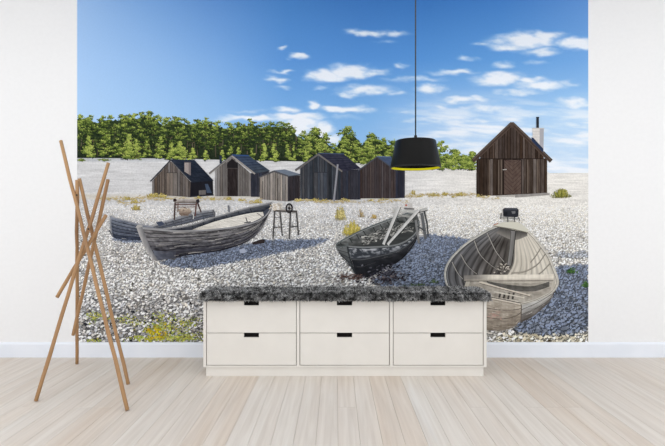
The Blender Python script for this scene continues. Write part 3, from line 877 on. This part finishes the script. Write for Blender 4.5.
botB = curve([(156,259.6),(172,258.6),(190,254.6),(208,252.6),(222,250.4),(238,245.8),(251,239.4),(260,231),(267.6,217.4),(272.4,203.4)])
hullpaint(P, sheerB, botB, 7, (112,110,110), (54,54,62), (34,34,40), nu=90, amp=46, seed=25)
streaks(P, sheerB, botB, 150, (44,44,50), (186,182,176))
P.stroke(sheerB, 1.5, (150,150,152)); P.stroke(sheerB + np.array([0, 1.4]), .5, (56,56,62))
P.ruled(curve([(156,252),(190,249),(222,246),(245,240)]), curve([(157,260),(190,254.8),(222,250.6),(246,242.4)]), 60, 6, lambda u,v,X,Y: mix((72,72,80), (34,34,40), v) + ((fbm(X/4, Y, 29)-.5)*44)[..., None])
P.ruled(curve([(153,250),(162,251.4),(176,251)]), curve([(157,260.6),(164,259.6),(176,257.6)]), 20, 6, lambda u,v,X,Y: mix((96,100,112), (66,68,78), u) + ((fbm(X/3, Y/2, 33)-.5)*50)[..., None])
P.build('hull', bB, mat='ink_hull')
P = Print(); a = curve([(136.6,226.6),(140.4,225.2),(142.8,228.4)], 4)
P.ruled(curve([(136.4,226),(140,236),(146,249),(153.6,260.6)]), curve([(142.6,227.2),(147,238),(152,250),(158.4,260)]), 40, 8, lambda u,v,X,Y: mix((178,176,174), (112,112,116), v) + ((fbm(X/1.5, Y/5, 35)-.5)*44)[..., None])
P.dabs(np.array([139.6]), np.array([226.4]), np.array([3.4]), np.array([1.5]), np.array([-.1]), np.array([(172,170,168)]), 9)
P.build('stem_post', bB, mat='ink_wood')
P = Print(); P.poly([(252,242.4),(262,239),(265,240),(264.6,243),(253,244.6)], (52,46,46)); P.poly([(239.5,249.6),(244,248),(247,251.6),(243.6,253.4),(240,252.6)], (168,176,194))
P.build('printed_chock', mural)
P = Print(); P.stroke([(228.8,205.4),(229.4,212)], 1.8, (110,112,118)); P.build('printed_stake', mural, mat='ink_wood')

# trestle with wheel
P = Print(); K = (62,60,60)
for l in ([(274.8,210.6),(274,225),(273,238.6)], [(280.2,212),(281.3,224),(282.4,236)], [(290.6,212),(290,226),(289.6,239.4)], [(296.4,210.6),(297.6,223),(298.6,235.2)]):
    P.stroke(l, 1.5, K, 1.3, (86,84,84))
P.stroke([(274,227.6),(281.6,226.8)], .8, K); P.stroke([(290,227),(298,226.2)], .8, K); P.stroke([(275,217.6),(281,217)], .5, K)
P.stroke([(273.6,210.4),(297.2,211.6)], 2.2, (84,80,78)); P.stroke([(274.5,209.2),(287,210)], 1.3, (172,166,158))
tr = P.build('printed_trestle', mural, 'printed iron trestle carrying a dark winding wheel', mat='ink_wood')
P = Print(); th = np.linspace(0, 2*np.pi, 28); P.stroke(np.stack([289.3+3.0*np.cos(th), 208.2+4.2*np.sin(th)], 1), 1.6, (44,42,44))
P.dabs(np.array([289.3]), np.array([208.2]), np.array([1.4]), np.array([1.6]), np.zeros(1), np.array([(56,54,54)]), 8); P.stroke([(286.5,208),(292,208.4)], .7, (50,48,48)); P.stroke([(289.3,204.4),(289.3,212.4)], .7, (50,48,48))
P.build('wheel', tr)
P = Print(); n = 46
P.dabs(276+np.clip(RNG.normal(0, 3, n), -6, 6), 206.6+RNG.normal(0, 1.8, n), RNG.uniform(.8, 1.8, n), RNG.uniform(.6, 1.2, n), RNG.uniform(-1, 1, n), mix((226,222,216), (160,140,110), RNG.uniform(0, 1, n)**2))
P.build('printed_net_heap', mural, mat='ink_leaf')

# boat C: tarred boat in the middle
LAYER[0] = B0
P = Print()
nearC = curve([(347.2,246.2),(357,247),(367.6,247.2),(386.8,246.2),(399.5,244),(410,238.4),(417,231),(419,221)])
leftC = curve([(347,245.8),(340,246.8),(335.6,246.2),(338,243),(344,239.4),(360,231),(378,223.6),(391,218.8),(405,214),(416,211.4)])
P.poly(np.vstack([leftC, [(419,220.5)], nearC[::-1]]), (60,62,62))
def cf(u, v, X, Y): return mix((104,107,106), (70,71,70), v) + ((fbm(X/3, Y/2, 43)-.5)*84)[..., None]
P.ruled(leftC[6:], curve([(352,246),(370,243),(384,236),(398,229),(412,223),(419,220.5)]), 70, 14, cf)
for k in range(9):
    t = .2 + k*.085; p = leftC[int(t*39)]; P.stroke([p, (p[0]+3.5, p[1]+6)], .9, (48,52,52))
k0 = P.k
for k in range(330):
    P.k = k0 + k % 40
    x = RNG.uniform(362, 412); y = RNG.uniform(0, 1)*10 + np.interp(x, [362,385,412], [236,228,220])
    P.dabs(np.array([x]), np.array([y]), np.array([RNG.uniform(.6, 2.4)]), np.array([.6]), np.array([RNG.uniform(-.8, .2)]), mix((36,38,38), (196,194,188), RNG.uniform()**1.4)[None])
P.stroke([(368,236.5),(385,238)], 1.5, (150,150,144)); P.stroke([(388,228),(413,231.5)], 1.3, (132,132,128)); P.stroke([(396,221),(416,224)], 1.2, (44,46,46))
P.stroke(leftC, 1.5, (96,102,102)); P.stroke(leftC[8:] + np.array([.3, .9]), .5, (150,152,150))
bC = P.build('printed_tarred_boat', mural, 'printed black tarred boat with flaking paint, bow turned to the viewer', mat='ink_hull')
P = Print()
botC = curve([(357,277.6),(363,277.6),(369,276.6),(385,268.6),(400,260.6),(411,249),(417,238),(419.4,226)])
hullpaint(P, nearC, botC, 6, (74,76,82), (32,33,37), (20,20,24), nu=70, amp=18, seed=47)
P.ruled(nearC + np.array([0,1.6]), nearC + (botC-nearC)*.36, 110, 9, lambda u,v,X,Y: mix((58,62,68), (188,190,194), smooth(.46, .62, fbm(X/3.2, Y/1.6, 57))*(1-.5*v)) )
P.ruled(nearC + (botC-nearC)*.42, botC, 90, 9, lambda u,v,X,Y: mix((46,48,52), (26,27,31), v) + ((fbm(X/5, Y/2, 59)-.5)*30)[..., None])
streaks(P, nearC + (botC-nearC)*.42, botC, 30, (24,24,28), (92,92,94))
P.stroke(nearC, 1.6, (122,125,126)); P.stroke(nearC+np.array([0,1.2]), .5, (36,38,40))
P.stroke(nearC + (botC-nearC)*.42, .7, (84,86,88))
P.build('hull', bC, mat='ink_hull')
P = Print()
P.ruled(curve([(335.6,246.6),(341,247.6),(347,246.4)]), curve([(341,256),(348,263),(357,277.6)]), 16, 26, lambda u,v,X,Y: mix((112,114,114), (58,60,62), v) + ((fbm(X/3, Y/1, 63)-.5)*50)[..., None])
P.stroke(curve([(347,244),(349,255),(352.6,267),(357.4,277.8)]), 2.0, (66,70,72), 1.4, (44,46,48)); P.dabs(np.array([347.2]), np.array([244.6]), np.array([1.3]), np.array([2.2]), np.zeros(1), np.array([(96,100,100)]), 8)
for k in range(1, 5): P.stroke([(335.6+k*1.6, 247+k*2.8), (347.6+k*1.7, 247.5+k*5.6)], .5, (44,46,48))
P.build('bow', bC, mat='ink_hull')
P = Print()
P.stroke([(421.5,213),(423.6,226),(425.4,238.6)], 3.0, (96,98,100)); P.stroke([(415.6,220),(417.2,232),(418.8,243.4)], 2.4, (120,120,120)); P.stroke([(424,211),(427,224),(428,236)], 1.4, (66,68,70)); P.stroke([(417,226),(425,231)], 1.2, (70,72,74))
P.stroke([(393.4,209.6),(405,211),(418,212)], 2.6, (186,186,182)); P.stroke([(414,212.6),(427.4,208.8)], 3.0, (178,178,175)); P.stroke([(414,213.8),(427.4,210.4)], .7, (60,60,62)); P.stroke([(395,214.6),(412,217)], 2.0, (150,150,146))
P.poly([(408.6,203.2),(412,203.2),(412.2,208),(408.8,208)], (196,192,188)); P.poly([(405,204.4),(407,204.4),(407,206),(405,206)], (176,96,80)); P.stroke([(404,208.4),(414,209)], 1.4, (110,108,106))
P.build('stern_frame', bC, mat='ink_wood')
for p0, p1 in (((399,206.6),(383.4,244.4)), ((418.4,210),(387.6,244.6))):
    P = Print(); P.stroke([p0, ((p0[0]+p1[0])/2, (p0[1]+p1[1])/2), p1], 3.4, (182,182,181), 2.9, (222,221,218)); 
    P.stroke([(p0[0]+1.7, p0[1]+.6), (p1[0]+1.5, p1[1])], .6, (62,62,64))
    P.build('plank', bC, mat='ink_wood')
P = Print(); n = 60
P.dabs(350+RNG.normal(0, 6, n), 277+RNG.normal(0, 1.6, n), RNG.uniform(.8, 2.6, n), np.full(n, .6), RNG.uniform(-.6, .3, n), mix((58,44,42), (120,100,94), RNG.uniform(0, 1, n)))
P.dabs(386+RNG.normal(0, 9, 150), 274+RNG.normal(0, 4.5, 150), RNG.uniform(.8, 2, 150), np.full(150, .8), RNG.uniform(-.6, .3, 150), mix((34,34,42), (120,120,128), RNG.uniform(0, 1, 150)**2))  # dark dabs: shadow under the tarred hull, put into the printed colour
P.dabs(385+RNG.normal(0, 12, n), 279+RNG.normal(0, 3.4, n), RNG.uniform(.8, 2, n), np.full(n, .8), RNG.uniform(-.6, .3, n), mix((40,36,42), (150,140,140), RNG.uniform(0, 1, n)**2))
P.build('printed_driftwood_and_shadow', mural, kind='stuff')

# boat D: right, seen into
LAYER[0] = B0
P = Print()
rimL = curve([(498,226),(488,230.2),(480,234.8),(464.3,245),(451,258.4),(445.2,270),(446,282),(452,290),(470,296),(486.5,298)])
rimR = curve([(528,231.2),(533,236.4),(538.6,243),(548.4,256.6),(554,270),(557,278),(557,284.6),(551,292.4),(537.3,299.2),(521,304.2)])
P.poly(np.vstack([rimL[::-1], rimR]), (120,116,110))
cen = curve([(513.4,230),(513.2,246),(512.6,262),(508,272),(500,284),(497,300)])
def dark_side(u, v, X, Y):
    st = np.abs((v*9) % 1 - .5)*2
    c = mix((98,98,100), (80,76,73), smooth(0, .8, v)) + ((fbm(u*5, v*30, 65)-.5)*84)[..., None]
    c = c * (0.66 + 0.42*smooth(.0, .45, st))[..., None]
    return mix(c, (150,148,144), smooth(.0, .12, u)*smooth(.2, .1, u)*0.3)
P.ruled(rimL, cen, 90, 56, dark_side)
def lit_side(u, v, X, Y):
    st = np.abs((v*8) % 1 - .5)*2
    c = mix((212,206,194), (196,189,176), v) + ((fbm(u*5, v*28, 67)-.5)*60)[..., None]
    c = c * (0.86 + 0.16*smooth(0, .5, st))[..., None]
    return c
P.ruled(rimR, cen + np.array([1.2, 0]), 80, 50, lit_side)
P.ruled(curve([(500,227.5),(514,230),(527,232)]), curve([(496,233),(513,240),(527,236)]), 26, 8, lambda u,v,X,Y: np.array((70,68,66)) + ((fbm(X/2, Y/4, 69)-.5)*20)[..., None] + mix((0,0,0), (60,58,54), v))
for rib in ([(474,240.6),(480,254.4),(493,266.4),(505.6,272.4)], [(460.4,254),(467,265),(477,274)], [(452,262),(457,272),(463,279)], [(487,233),(495,250),(504,262)]):
    P.stroke(curve(rib), 1.0, (160,156,150)); P.stroke(curve(rib)+np.array([.9, .4]), .6, (56,54,52))
for rib in ([(545,253.4),(537,264),(524,271.2),(511,272.6)], [(550,262.6),(543,270),(538,274)], [(541,246.6),(535,256),(530,262)]):
    P.stroke(curve(rib), .9, (150,144,134)); P.stroke(curve(rib)+np.array([0, .9]), .5, (120,114,106))
n = 40; P.dabs(504+RNG.normal(0, 4.5, n), 268.5+RNG.normal(0, 2.6, n), RNG.uniform(.7, 2, n), np.full(n, .7), RNG.uniform(-.8, .8, n), mix((70,66,62), (214,206,194), RNG.uniform(0, 1, n)))
bD = P.build('printed_open_boat', mural, 'printed wide pale wooden boat seen from the stern with outboard motor', mat='ink')
P = Print()
P.stroke([(513,231),(511.6,247),(509,265)], 4.6, (134,132,130), 4.0, (104,102,100)); P.stroke([(515.4,231.4),(513.8,248),(511.2,265)], .8, (54,52,50)); P.stroke([(510.8,232),(509.2,248),(507,264)], .5, (74,72,70))
P.build('keel_plank', bD, mat='ink_wood')
P = Print()   # floor boards and lower seat behind the transom
P.poly([(466,281),(553,281),(556,285),(550,292),(537,298.6),(521,303),(486,297),(462,292)], (186,180,168))
P.ruled(curve([(470,281),(500,282),(530,283),(552,280.5)]), curve([(466,292),(486,297),(521,303.4),(550,291.6)]), 70, 16, lambda u,v,X,Y: np.array((162,156,146)) + ((fbm(X/5, Y/1.6, 73)-.5)*90)[..., None])
P.ruled(curve([(486,281),(512,285),(532,286),(549,281.4)]), curve([(488,284),(512,290.4),(534,291),(549,286.4)]), 50, 6, lambda u,v,X,Y: np.array((88,86,82)) + ((fbm(X/4, Y/1.6, 75)-.5)*44)[..., None])
for x in (500,504.5,509,513.5): P.stroke([(x, 292.6), (x-1.4, 299)], 2.0, (70,66,62))
P.stroke([(494,291.6),(524,297.6)], 1.3, (206,200,188)); P.stroke([(492,297),(518,301.6)], 1.2, (206,200,188))
P.build('bottom_boards', bD, mat='ink_wood')
P = Print(); P.stroke([(478.6,281.6),(500,288),(529.6,295.4)], 2.2, (196,186,170), 1.7, (214,207,194)); P.stroke([(478.6,282.9),(529.4,296.4)], .5, (80,74,68))
P.build('oar', bD, mat='ink_wood')
P = Print(); P.ruled([(463.6,275.4),(482,274.6),(510,274.6),(553.4,274.2)], [(464,280.6),(482,280.6),(510,280.4),(553,280)], 90, 7, lambda u,v,X,Y: mix(mix((132,128,122), (222,215,202), smooth(.1, .34, u)), (176,168,156), smooth(.55, 1, v)*.8) + ((fbm(X/6, Y/1, 79)-.5)*26)[..., None])
P.stroke([(464,281),(553,280.6)], .7, (82,78,72)); P.build('seat_board', bD, mat='ink_wood')
P = Print()
sT = curve([(557,284.6),(551,292.6),(537.3,299.6),(520.8,304.4)]); sB = curve([(556.8,286.4),(549,301.4),(533,316),(520.4,322.4)])
P.ruled(sT, sB, 50, 14, lambda u,v,X,Y: mix((178,177,174), (92,87,83), smooth(.15, 1, v)) + ((fbm(u*6, v*12, 81)-.5)*70)[..., None])
streaks(P, sT, sB, 26, (70,66,64), (206,202,196))
P.stroke(curve([(556,288),(548,296),(536,303),(521,309.6)]), .6, (96,92,88)); P.stroke(curve([(553,296),(546,302),(534,309),(520.6,314.6)]), .6, (84,80,76))
P.build('side_planking', bD, mat='ink_hull')
P = Print()
tT = curve([(480,296),(487,297.4),(504,300.6),(521,304.2)]); tB = curve([(480,329),(490,330),(500,330.6),(508,329),(514,326),(519,321.6),(521.2,316)])
P.ruled(tT, tB, 60, 26, lambda u,v,X,Y: mix((186,177,164), (132,122,110), v) + ((fbm(X/7, Y/1.3, 85)-.5)*84)[..., None])
streaks(P, tT, tB, 50, (104,94,86), (216,208,196))
for t in (.33, .62): P.stroke(tT + (tB-tT)*t, .7, (100,90,82))
n = 26; P.dabs(494+RNG.normal(0, 4, n), 315+RNG.normal(0, 2, n), RNG.uniform(.8, 2.2, n), np.full(n, .5), np.full(n, .1), mix((168,136,126), (190,164,152), RNG.uniform(0, 1, n)))
P.stroke(tT - np.array([0, 1.1]), .9, (86,80,74)); P.stroke(tT, 1.3, (210,203,190)); P.stroke(tT + np.array([0, 1.2]), .4, (112,102,92)); P.stroke([(521,304.4),(520.9,312),(520.4,322)], 1.0, (96,88,80))
P.build('transom', bD, mat='ink_wood')
P = Print()
P.stroke(rimL, 2.2, (168,166,160), 2.0, (196,194,188)); P.stroke(rimR, 2.4, (208,204,194), 2.0, (184,180,172)); P.stroke(rimL + np.array([1.4, .6]), .6, (62,62,60)); P.stroke(rimR + np.array([-1.5, .4]), .5, (120,116,108))
P.build('gunwale', bD, mat='ink_hull')
P = Print()
P.poly([(493.4,225.2),(503.4,222),(517,221.8),(523,225.4),(528.4,229.6),(526.6,232.6),(513,229.6),(499.5,227)], (206,204,190)); P.stroke([(494,226),(513,229),(526.6,232.4)], .7, (120,116,104)); P.stroke([(493,225),(498,223.4)], .7, (176,110,84))
P.build('stern_deck', bD)
P = Print()
P.poly([(502.6,209.4),(504,208),(516.6,208),(518.2,209.6),(518,216.4),(516,217.2),(503,216.6)], (44,46,52)); P.poly([(504,208.4),(516.6,208.4),(517.4,210.2),(503.6,210.2)], (66,68,76)); P.poly([(511,211.4),(515,211),(515,213.4),(512,214)], (112,112,114)); P.poly([(503.4,212),(507,212),(507,215.6),(503.6,215.6)], (30,32,36))
P.stroke([(501,213),(500.4,219)], 1.1, (70,72,74)); P.stroke([(500.6,217.6),(519.6,219)], 1.0, (150,150,146)); P.stroke([(503,220),(516,221.6)], 1.2, (188,186,176)); P.stroke([(507,217),(507.6,222)], 1.2, (92,92,92)); P.stroke([(514,217),(514,222)], 1.2, (92,92,92)); P.stroke([(518,217),(519.6,221)], .8, (84,84,84))
P.build('outboard_motor', bD)

# ------------------------------------------------------------------ drawer bench
DF = 3.945                                   # distance of the cabinet front
kc = DF / F_PX
cx_ = lambda px: (px - VPX) * kc
cz_ = lambda py: EYE - (py - VPY) * kc
yF = DF - DIST; yB = yF + 0.40
bench = bpy.data.objects.new('drawer_bench', None); COL.objects.link(bench)
bx0, bx1 = cx_(203.3), cx_(486.6)
bench.location = ((bx0+bx1)/2, (yF+yB)/2, 0)
tag(bench, 'low off-white drawer bench with six drawers standing before the mural', 'cabinet')
OFF = Vector(bench.location)
def bobj(name, bm, mat, parent=None, **k):
    bmesh.ops.translate(bm, verts=bm.verts, vec=-OFF)
    return bm_obj(name, bm, mat, parent or bench, **k)
zb_, zt_ = cz_(367.2), cz_(298.5)
cols = [(206.6,296.0), (300.1,389.2), (393.6,483.1)]
zo0, zo1 = cz_(365.1), cz_(301.5)
bm = bmesh.new()
edges = [203.3, 206.0, 296.6, 299.5, 389.8, 393.0, 483.7, 486.6]
for i in range(0, 8, 2):
    add_box(bm, cx_(edges[i]), cx_(edges[i+1]), yF, yB, zb_, zt_)
for i in range(1, 7, 2):
    add_box(bm, cx_(edges[i]), cx_(edges[i+1]), yF, yB, zb_, cz_(365.7))
    add_box(bm, cx_(edges[i]), cx_(edges[i+1]), yF, yB, cz_(300.9), zt_)
    add_box(bm, cx_(edges[i]), cx_(edges[i+1]), yB-0.01, yB, cz_(365.7), cz_(300.9))
bobj('carcass', bm, M['cabinet'])
bm = bmesh.new(); add_box(bm, cx_(205.8), cx_(484.0), yF + 0.012, yB - 0.02, 0.0, zb_)
bobj('plinth', bm, M['cabinet'])
slotx = [(243.7,258.8), (336.9,352.2), (430.6,445.7)]
for c, (l, r) in enumerate(cols):
    for row in range(2):
        top = zo1 if row == 0 else cz_(333.5)
        bot = cz_(332.9) if row == 0 else zo0
        s0, s1 = cx_(slotx[c][0]), cx_(slotx[c][1])
        sd = top - 4.1*kc
        X0, X1 = cx_(l), cx_(r)
        bm = bmesh.new()
        ring = [(X0,bot),(X1,bot),(X1,top),(s1,top),(s1,sd),(s0,sd),(s0,top),(X0,top)]
        fa = [bm.verts.new((x, yF+0.006, z)) for x, z in ring]; fb = [bm.verts.new((x, yF+0.022, z)) for x, z in ring]
        bm.faces.new(fa); bm.faces.new(fb[::-1])
        for i in range(8):
            j = (i+1) % 8; bm.faces.new((fa[j], fa[i], fb[i], fb[j]))
        bmesh.ops.recalc_face_normals(bm, faces=bm.faces)
        d = bobj('drawer', bm, M['cabinet'])
        bm = bmesh.new(); add_box(bm, X0+0.002, X1-0.002, yF+0.0222, yF+0.36, bot+0.002, top-0.002)
        b2 = bobj('drawer_box', bm, M['slot'], d)
        bm = bmesh.new(); add_box(bm, s0-0.004, s1+0.004, yF+0.0205, yF+0.0221, sd-0.004, top)  # near-black plate behind the notch, its colour stands in for the recess's shade
        bobj('handle_slot', bm, M['slot'], d)['label'] = 'dark rectangular finger slot'

# ------------------------------------------------------------------ fur rug on the bench
rug_x0, rug_x1 = cx_(200.6), cx_(489.6)
rz0, rz1 = zt_ + 0.0005, cz_(293.5)
ry0, ry1 = yF - 0.026, yF + 0.33
rug = bpy.data.objects.new('fur_rug', None); COL.objects.link(rug)
rug.location = ((rug_x0+rug_x1)/2, (ry0+ry1)/2, rz0)
tag(rug, 'shaggy dark grey fur rug lying along the top of the drawer bench', 'rug')
bm = bmesh.new(); add_box(bm, rug_x0+.008, rug_x1-.008, ry0+.008, ry1, rz0, rz1)
bevel(bm, 0.016, 3)
LIP0 = cz_(300.2)
b2 = bmesh.new(); add_box(b2, rug_x0+.008, rug_x1-.008, yF-.030, yF-.004, LIP0, rz1-.004); bevel(b2, .009, 2)
tm = bpy.data.meshes.new('tmp'); b2.to_mesh(tm); b2.free(); bm.from_mesh(tm); bpy.data.meshes.remove(tm)
bmesh.ops.translate(bm, verts=bm.verts, vec=-Vector(rug.location))
bm_obj('pelt', bm, M['fur_core'], rug)
def fur(n):
    L = rug_x1-rug_x0; W = ry1-ry0; H = rz1-rz0
    areas = np.array([L*W*1.1, L*(H+.02)*3.2, W*H, W*H, L*H*.35])
    face = RNG.choice(5, n, p=areas/areas.sum())
    a = RNG.uniform(0, 1, n); b = RNG.uniform(0, 1, n)
    pos = np.zeros((n, 3)); nor = np.zeros((n, 3))
    for f in range(5):
        m = face == f
        if f == 0: pos[m] = np.stack([rug_x0+.006+a[m]*(L-.012), ry0+.006+b[m]*(W-.008), np.full(m.sum(), rz1-.003)], 1); nor[m] = (0,-.35,1)
        if f == 1: pos[m] = np.stack([rug_x0+.006+a[m]*(L-.012), np.full(m.sum(), yF-.028), LIP0+.004+b[m]*(rz1-LIP0-.006)], 1); nor[m] = (0,-1,.1)
        if f == 2: pos[m] = np.stack([np.full(m.sum(), rug_x0+.010), ry0+.006+a[m]*(W-.012), rz0+.004+b[m]*(H-.006)], 1); nor[m] = (-1,-.1,.1)
        if f == 3: pos[m] = np.stack([np.full(m.sum(), rug_x1-.010), ry0+.006+a[m]*(W-.012), rz0+.004+b[m]*(H-.006)], 1); nor[m] = (1,-.1,.1)
        if f == 4: pos[m] = np.stack([rug_x0+.006+a[m]*(L-.012), np.full(m.sum(), ry1-.002), rz0+.01+b[m]*(H-.012)], 1); nor[m] = (0,.6,.6)
    swirl = np.stack([fbm(pos[:,0]*9, pos[:,1]*9+pos[:,2]*14, 101)-.5, np.zeros(n), fbm(pos[:,0]*11, pos[:,2]*14+pos[:,1]*9, 107)-.5], 1)*1.9
    d = nor + swirl + RNG.normal(0, .33, (n, 3)); d /= np.linalg.norm(d, axis=1)[:, None]
    ln = RNG.uniform(.012, .034, n)[:, None]
    side = np.cross(d, RNG.normal(0, 1, (n, 3))); side /= np.linalg.norm(side, axis=1)[:, None]
    w = RNG.uniform(.0018, .0042, n)[:, None]
    mid = pos + d*ln*.55; tip = pos + d*ln + np.array([0,0,-1])*ln*.22 + RNG.normal(0, .003, (n, 3))
    V = np.stack([pos-side*w, pos+side*w, mid+side*w*.8, mid-side*w*.8, tip+side*w*.2, tip-side*w*.2], 1)
    V[..., 2] = np.maximum(V[..., 2], np.where(V[..., 1] < yF - .001, LIP0 - .012, rz0))
    fr = (face == 1)[:, None]; V[..., 1] = np.where(fr, np.minimum(V[..., 1], yF-.002), V[..., 1])
    V[..., 1] = np.minimum(V[..., 1], -.03)
    idx = np.arange(n)[:, None]*6
    F = np.concatenate([idx+np.array([0,1,2,3]), idx+np.array([3,2,4,5])], 0)
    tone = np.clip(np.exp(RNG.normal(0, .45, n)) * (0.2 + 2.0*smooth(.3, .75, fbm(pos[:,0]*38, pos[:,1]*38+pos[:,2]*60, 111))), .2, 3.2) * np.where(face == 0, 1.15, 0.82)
    base = lin((30,30,31)); tipc = lin((162,162,161))
    Cc = np.stack([np.outer(tone, base)]*2 + [np.outer(tone, (base*.6+tipc*.4))]*2 + [np.outer(tone, tipc)]*2, 1)
    me = bpy.data.meshes.new('fur_fibres')
    me.from_pydata((V.reshape(-1, 3)-np.array(rug.location)).tolist(), [], F.tolist())
    at_ = me.color_attributes.new('ink', 'FLOAT_COLOR', 'POINT')
    rgba = np.ones((n*6, 4), np.float32); rgba[:, :3] = np.clip(Cc.reshape(-1, 3), 0, .9)
    at_.data.foreach_set('color', rgba.ravel())
    tag(link('fur_fibres', me, M['fur'], rug), kind='stuff')
fur(45000)

# ------------------------------------------------------------------ coat stand of crossed sticks
def ends(foot, top, d_top, d_foot=None, onfloor=True):
    d0 = floor_d(foot[1] - 0.4) if onfloor else d_foot
    return at(*foot, d0), at(*top, d_top)
sticks = [((127.5,411.5),(61.0,142.2),3.86,None,True),
          ((128.4,384.6),(79.3,179.4),3.74,None,True),
          ((76.9,364.4),(77.2,181.5),3.70,None,True),
          ((35.9,401.8),(108.4,163.8),3.80,None,True),
          ((73.2,335.0),(108.0,179.5),3.72,3.98,False),
          ((56.8,297.2),(106.4,215.0),3.72,3.66,False)]
stand = bpy.data.objects.new('coat_stand', None); COL.objects.link(stand)
es = [ends(*s) for s in sticks]
ctr = sum((e[0] for e in es[:4]), Vector())/4; ctr.z = 0
stand.location = ctr
tag(stand, 'tall coat stand of crossed brown wooden sticks on the pale floor', 'coat stand')
for i, (a, b) in enumerate(es):
    ax = (b-a).normalized(); n = 12
    r = 0.0135
    L = (b-a).length
    zax = Vector((0,0,1)); q = zax.rotation_difference(ax)
    bm = bmesh.new()
    tube(bm, [Vector((RNG.normal(0, .0012), RNG.normal(0, .0012), L*t/n)) for t in range(n+1)],
         [r*(.96 if t in (0, n) else 1)*RNG.uniform(.96, 1.04) for t in range(n+1)], 12)
    o = bm_obj('stick', bm, M['stick'], stand, smooth=True)
    o.rotation_mode = 'QUATERNION'; o.rotation_quaternion = q; o.location = a - ctr
    if i in (0, 1, 2, 3):     # rest the cut end on the floor
        lowest = min((o.rotation_quaternion @ v.co).z for v in o.data.vertices) + o.location.z
        o.location.z -= lowest
    for p in o.data.polygons:
        if len(p.vertices) > 4: p.use_smooth = False
for px_, py_, d_ in ((76.8,195,3.66), (119.2,348.2,3.78), (88.4,229,3.60), (90.5,258,3.60)):
    bm = bmesh.new(); p = at(px_, py_, d_) - ctr
    lathe(bm, [(0.0001,-.003),(.006,-.002),(.007,0),(.006,.002),(.0001,.003)], 10)
    o = bm_obj('bolt', bm, M['bolt'], stand, smooth=True); o.location = p; o.rotation_euler = (math.radians(90), 0, 0)

# ------------------------------------------------------------------ pendant lamp
LD = 3.55
lc = at(415.6, 168.2, LD)
kl = LD / F_PX
Rb, Rt, Hh = 25.0*kl, 19.6*kl, 27.4*kl
lamp = bpy.data.objects.new('pendant_lamp', None); COL.objects.link(lamp)
lamp.location = lc
tag(lamp, 'black drum pendant lamp with yellow inside hanging from a grey cord', 'lamp')
bm = bmesh.new()
lathe(bm, [(Rb,0.010),(Rb*.995,.02),(Rt+.004,Hh-.006),(Rt,Hh),(Rt-.004,Hh+.002),(0.02,Hh+.003)], 72)
bm_obj('lamp_shade', bm, M['shade'], lamp, smooth=True)
bm = bmesh.new()
lathe(bm, [(Rb-.006,0.0),(Rb+.001,0.0),(Rb+.002,.010),(Rb-.004,.012)], 72, closed=True)
bm_obj('shade_rim', bm, M['shade_rim'], lamp, smooth=True)
bm = bmesh.new()
sl = (Rb-Rt)/Hh
lathe(bm, [(Rb-.0065,0.001),(Rb-.0065-.016*sl,.017)], 72)
bm_obj('shade_band', bm, M['gold'], lamp, smooth=True)['label'] = 'bright yellow band inside the lower rim of the shade'
bm = bmesh.new()
lathe(bm, [(Rb-.0065-.016*sl,.017),(Rt-.006,Hh-.008),(0.02,Hh-.006)], 72)
bm_obj('shade_lining', bm, M['slot'], lamp, smooth=True)
bm = bmesh.new()
lathe(bm, [(0.0001,Hh+.045),(.010,Hh+.04),(.014,Hh+.003),(.022,Hh+.002),(.022,Hh-.06),(.0001,Hh-.062)], 24)
bm_obj('lamp_holder', bm, M['shade_rim'], lamp, smooth=True)
bm = bmesh.new()
lathe(bm, [(.014,Hh-.062),(.018,Hh-.075),(.030,Hh-.10),(.030,Hh-.125),(.018,Hh-.145),(.0001,Hh-.150)], 24)
mb, nt, b = new_mat('bulb_glow'); b.inputs['Emission Color'].default_value = (1, .95, .82, 1); b.inputs['Emission Strength'].default_value = 5.0
b.inputs['Base Color'].default_value = (.9, .88, .8, 1)
bm_obj('bulb', bm, mb, lamp, smooth=True)
bm = bmesh.new(); tube(bm, [Vector((0,0,Hh+.04)), Vector((0,0,1.0)), Vector((0,0,CEIL-lc.z-.02))], [.0052]*3, 10)
bm_obj('cord', bm, M['cord'], lamp, smooth=True)
bm = bmesh.new(); z = CEIL-lc.z
lathe(bm, [(.0001,z-.045),(.03,z-.043),(.055,z-.028),(.06,z-.0005),(.0001,z-.0005)], 32)
bm_obj('ceiling_cup', bm, M['shade'], lamp, smooth=True)
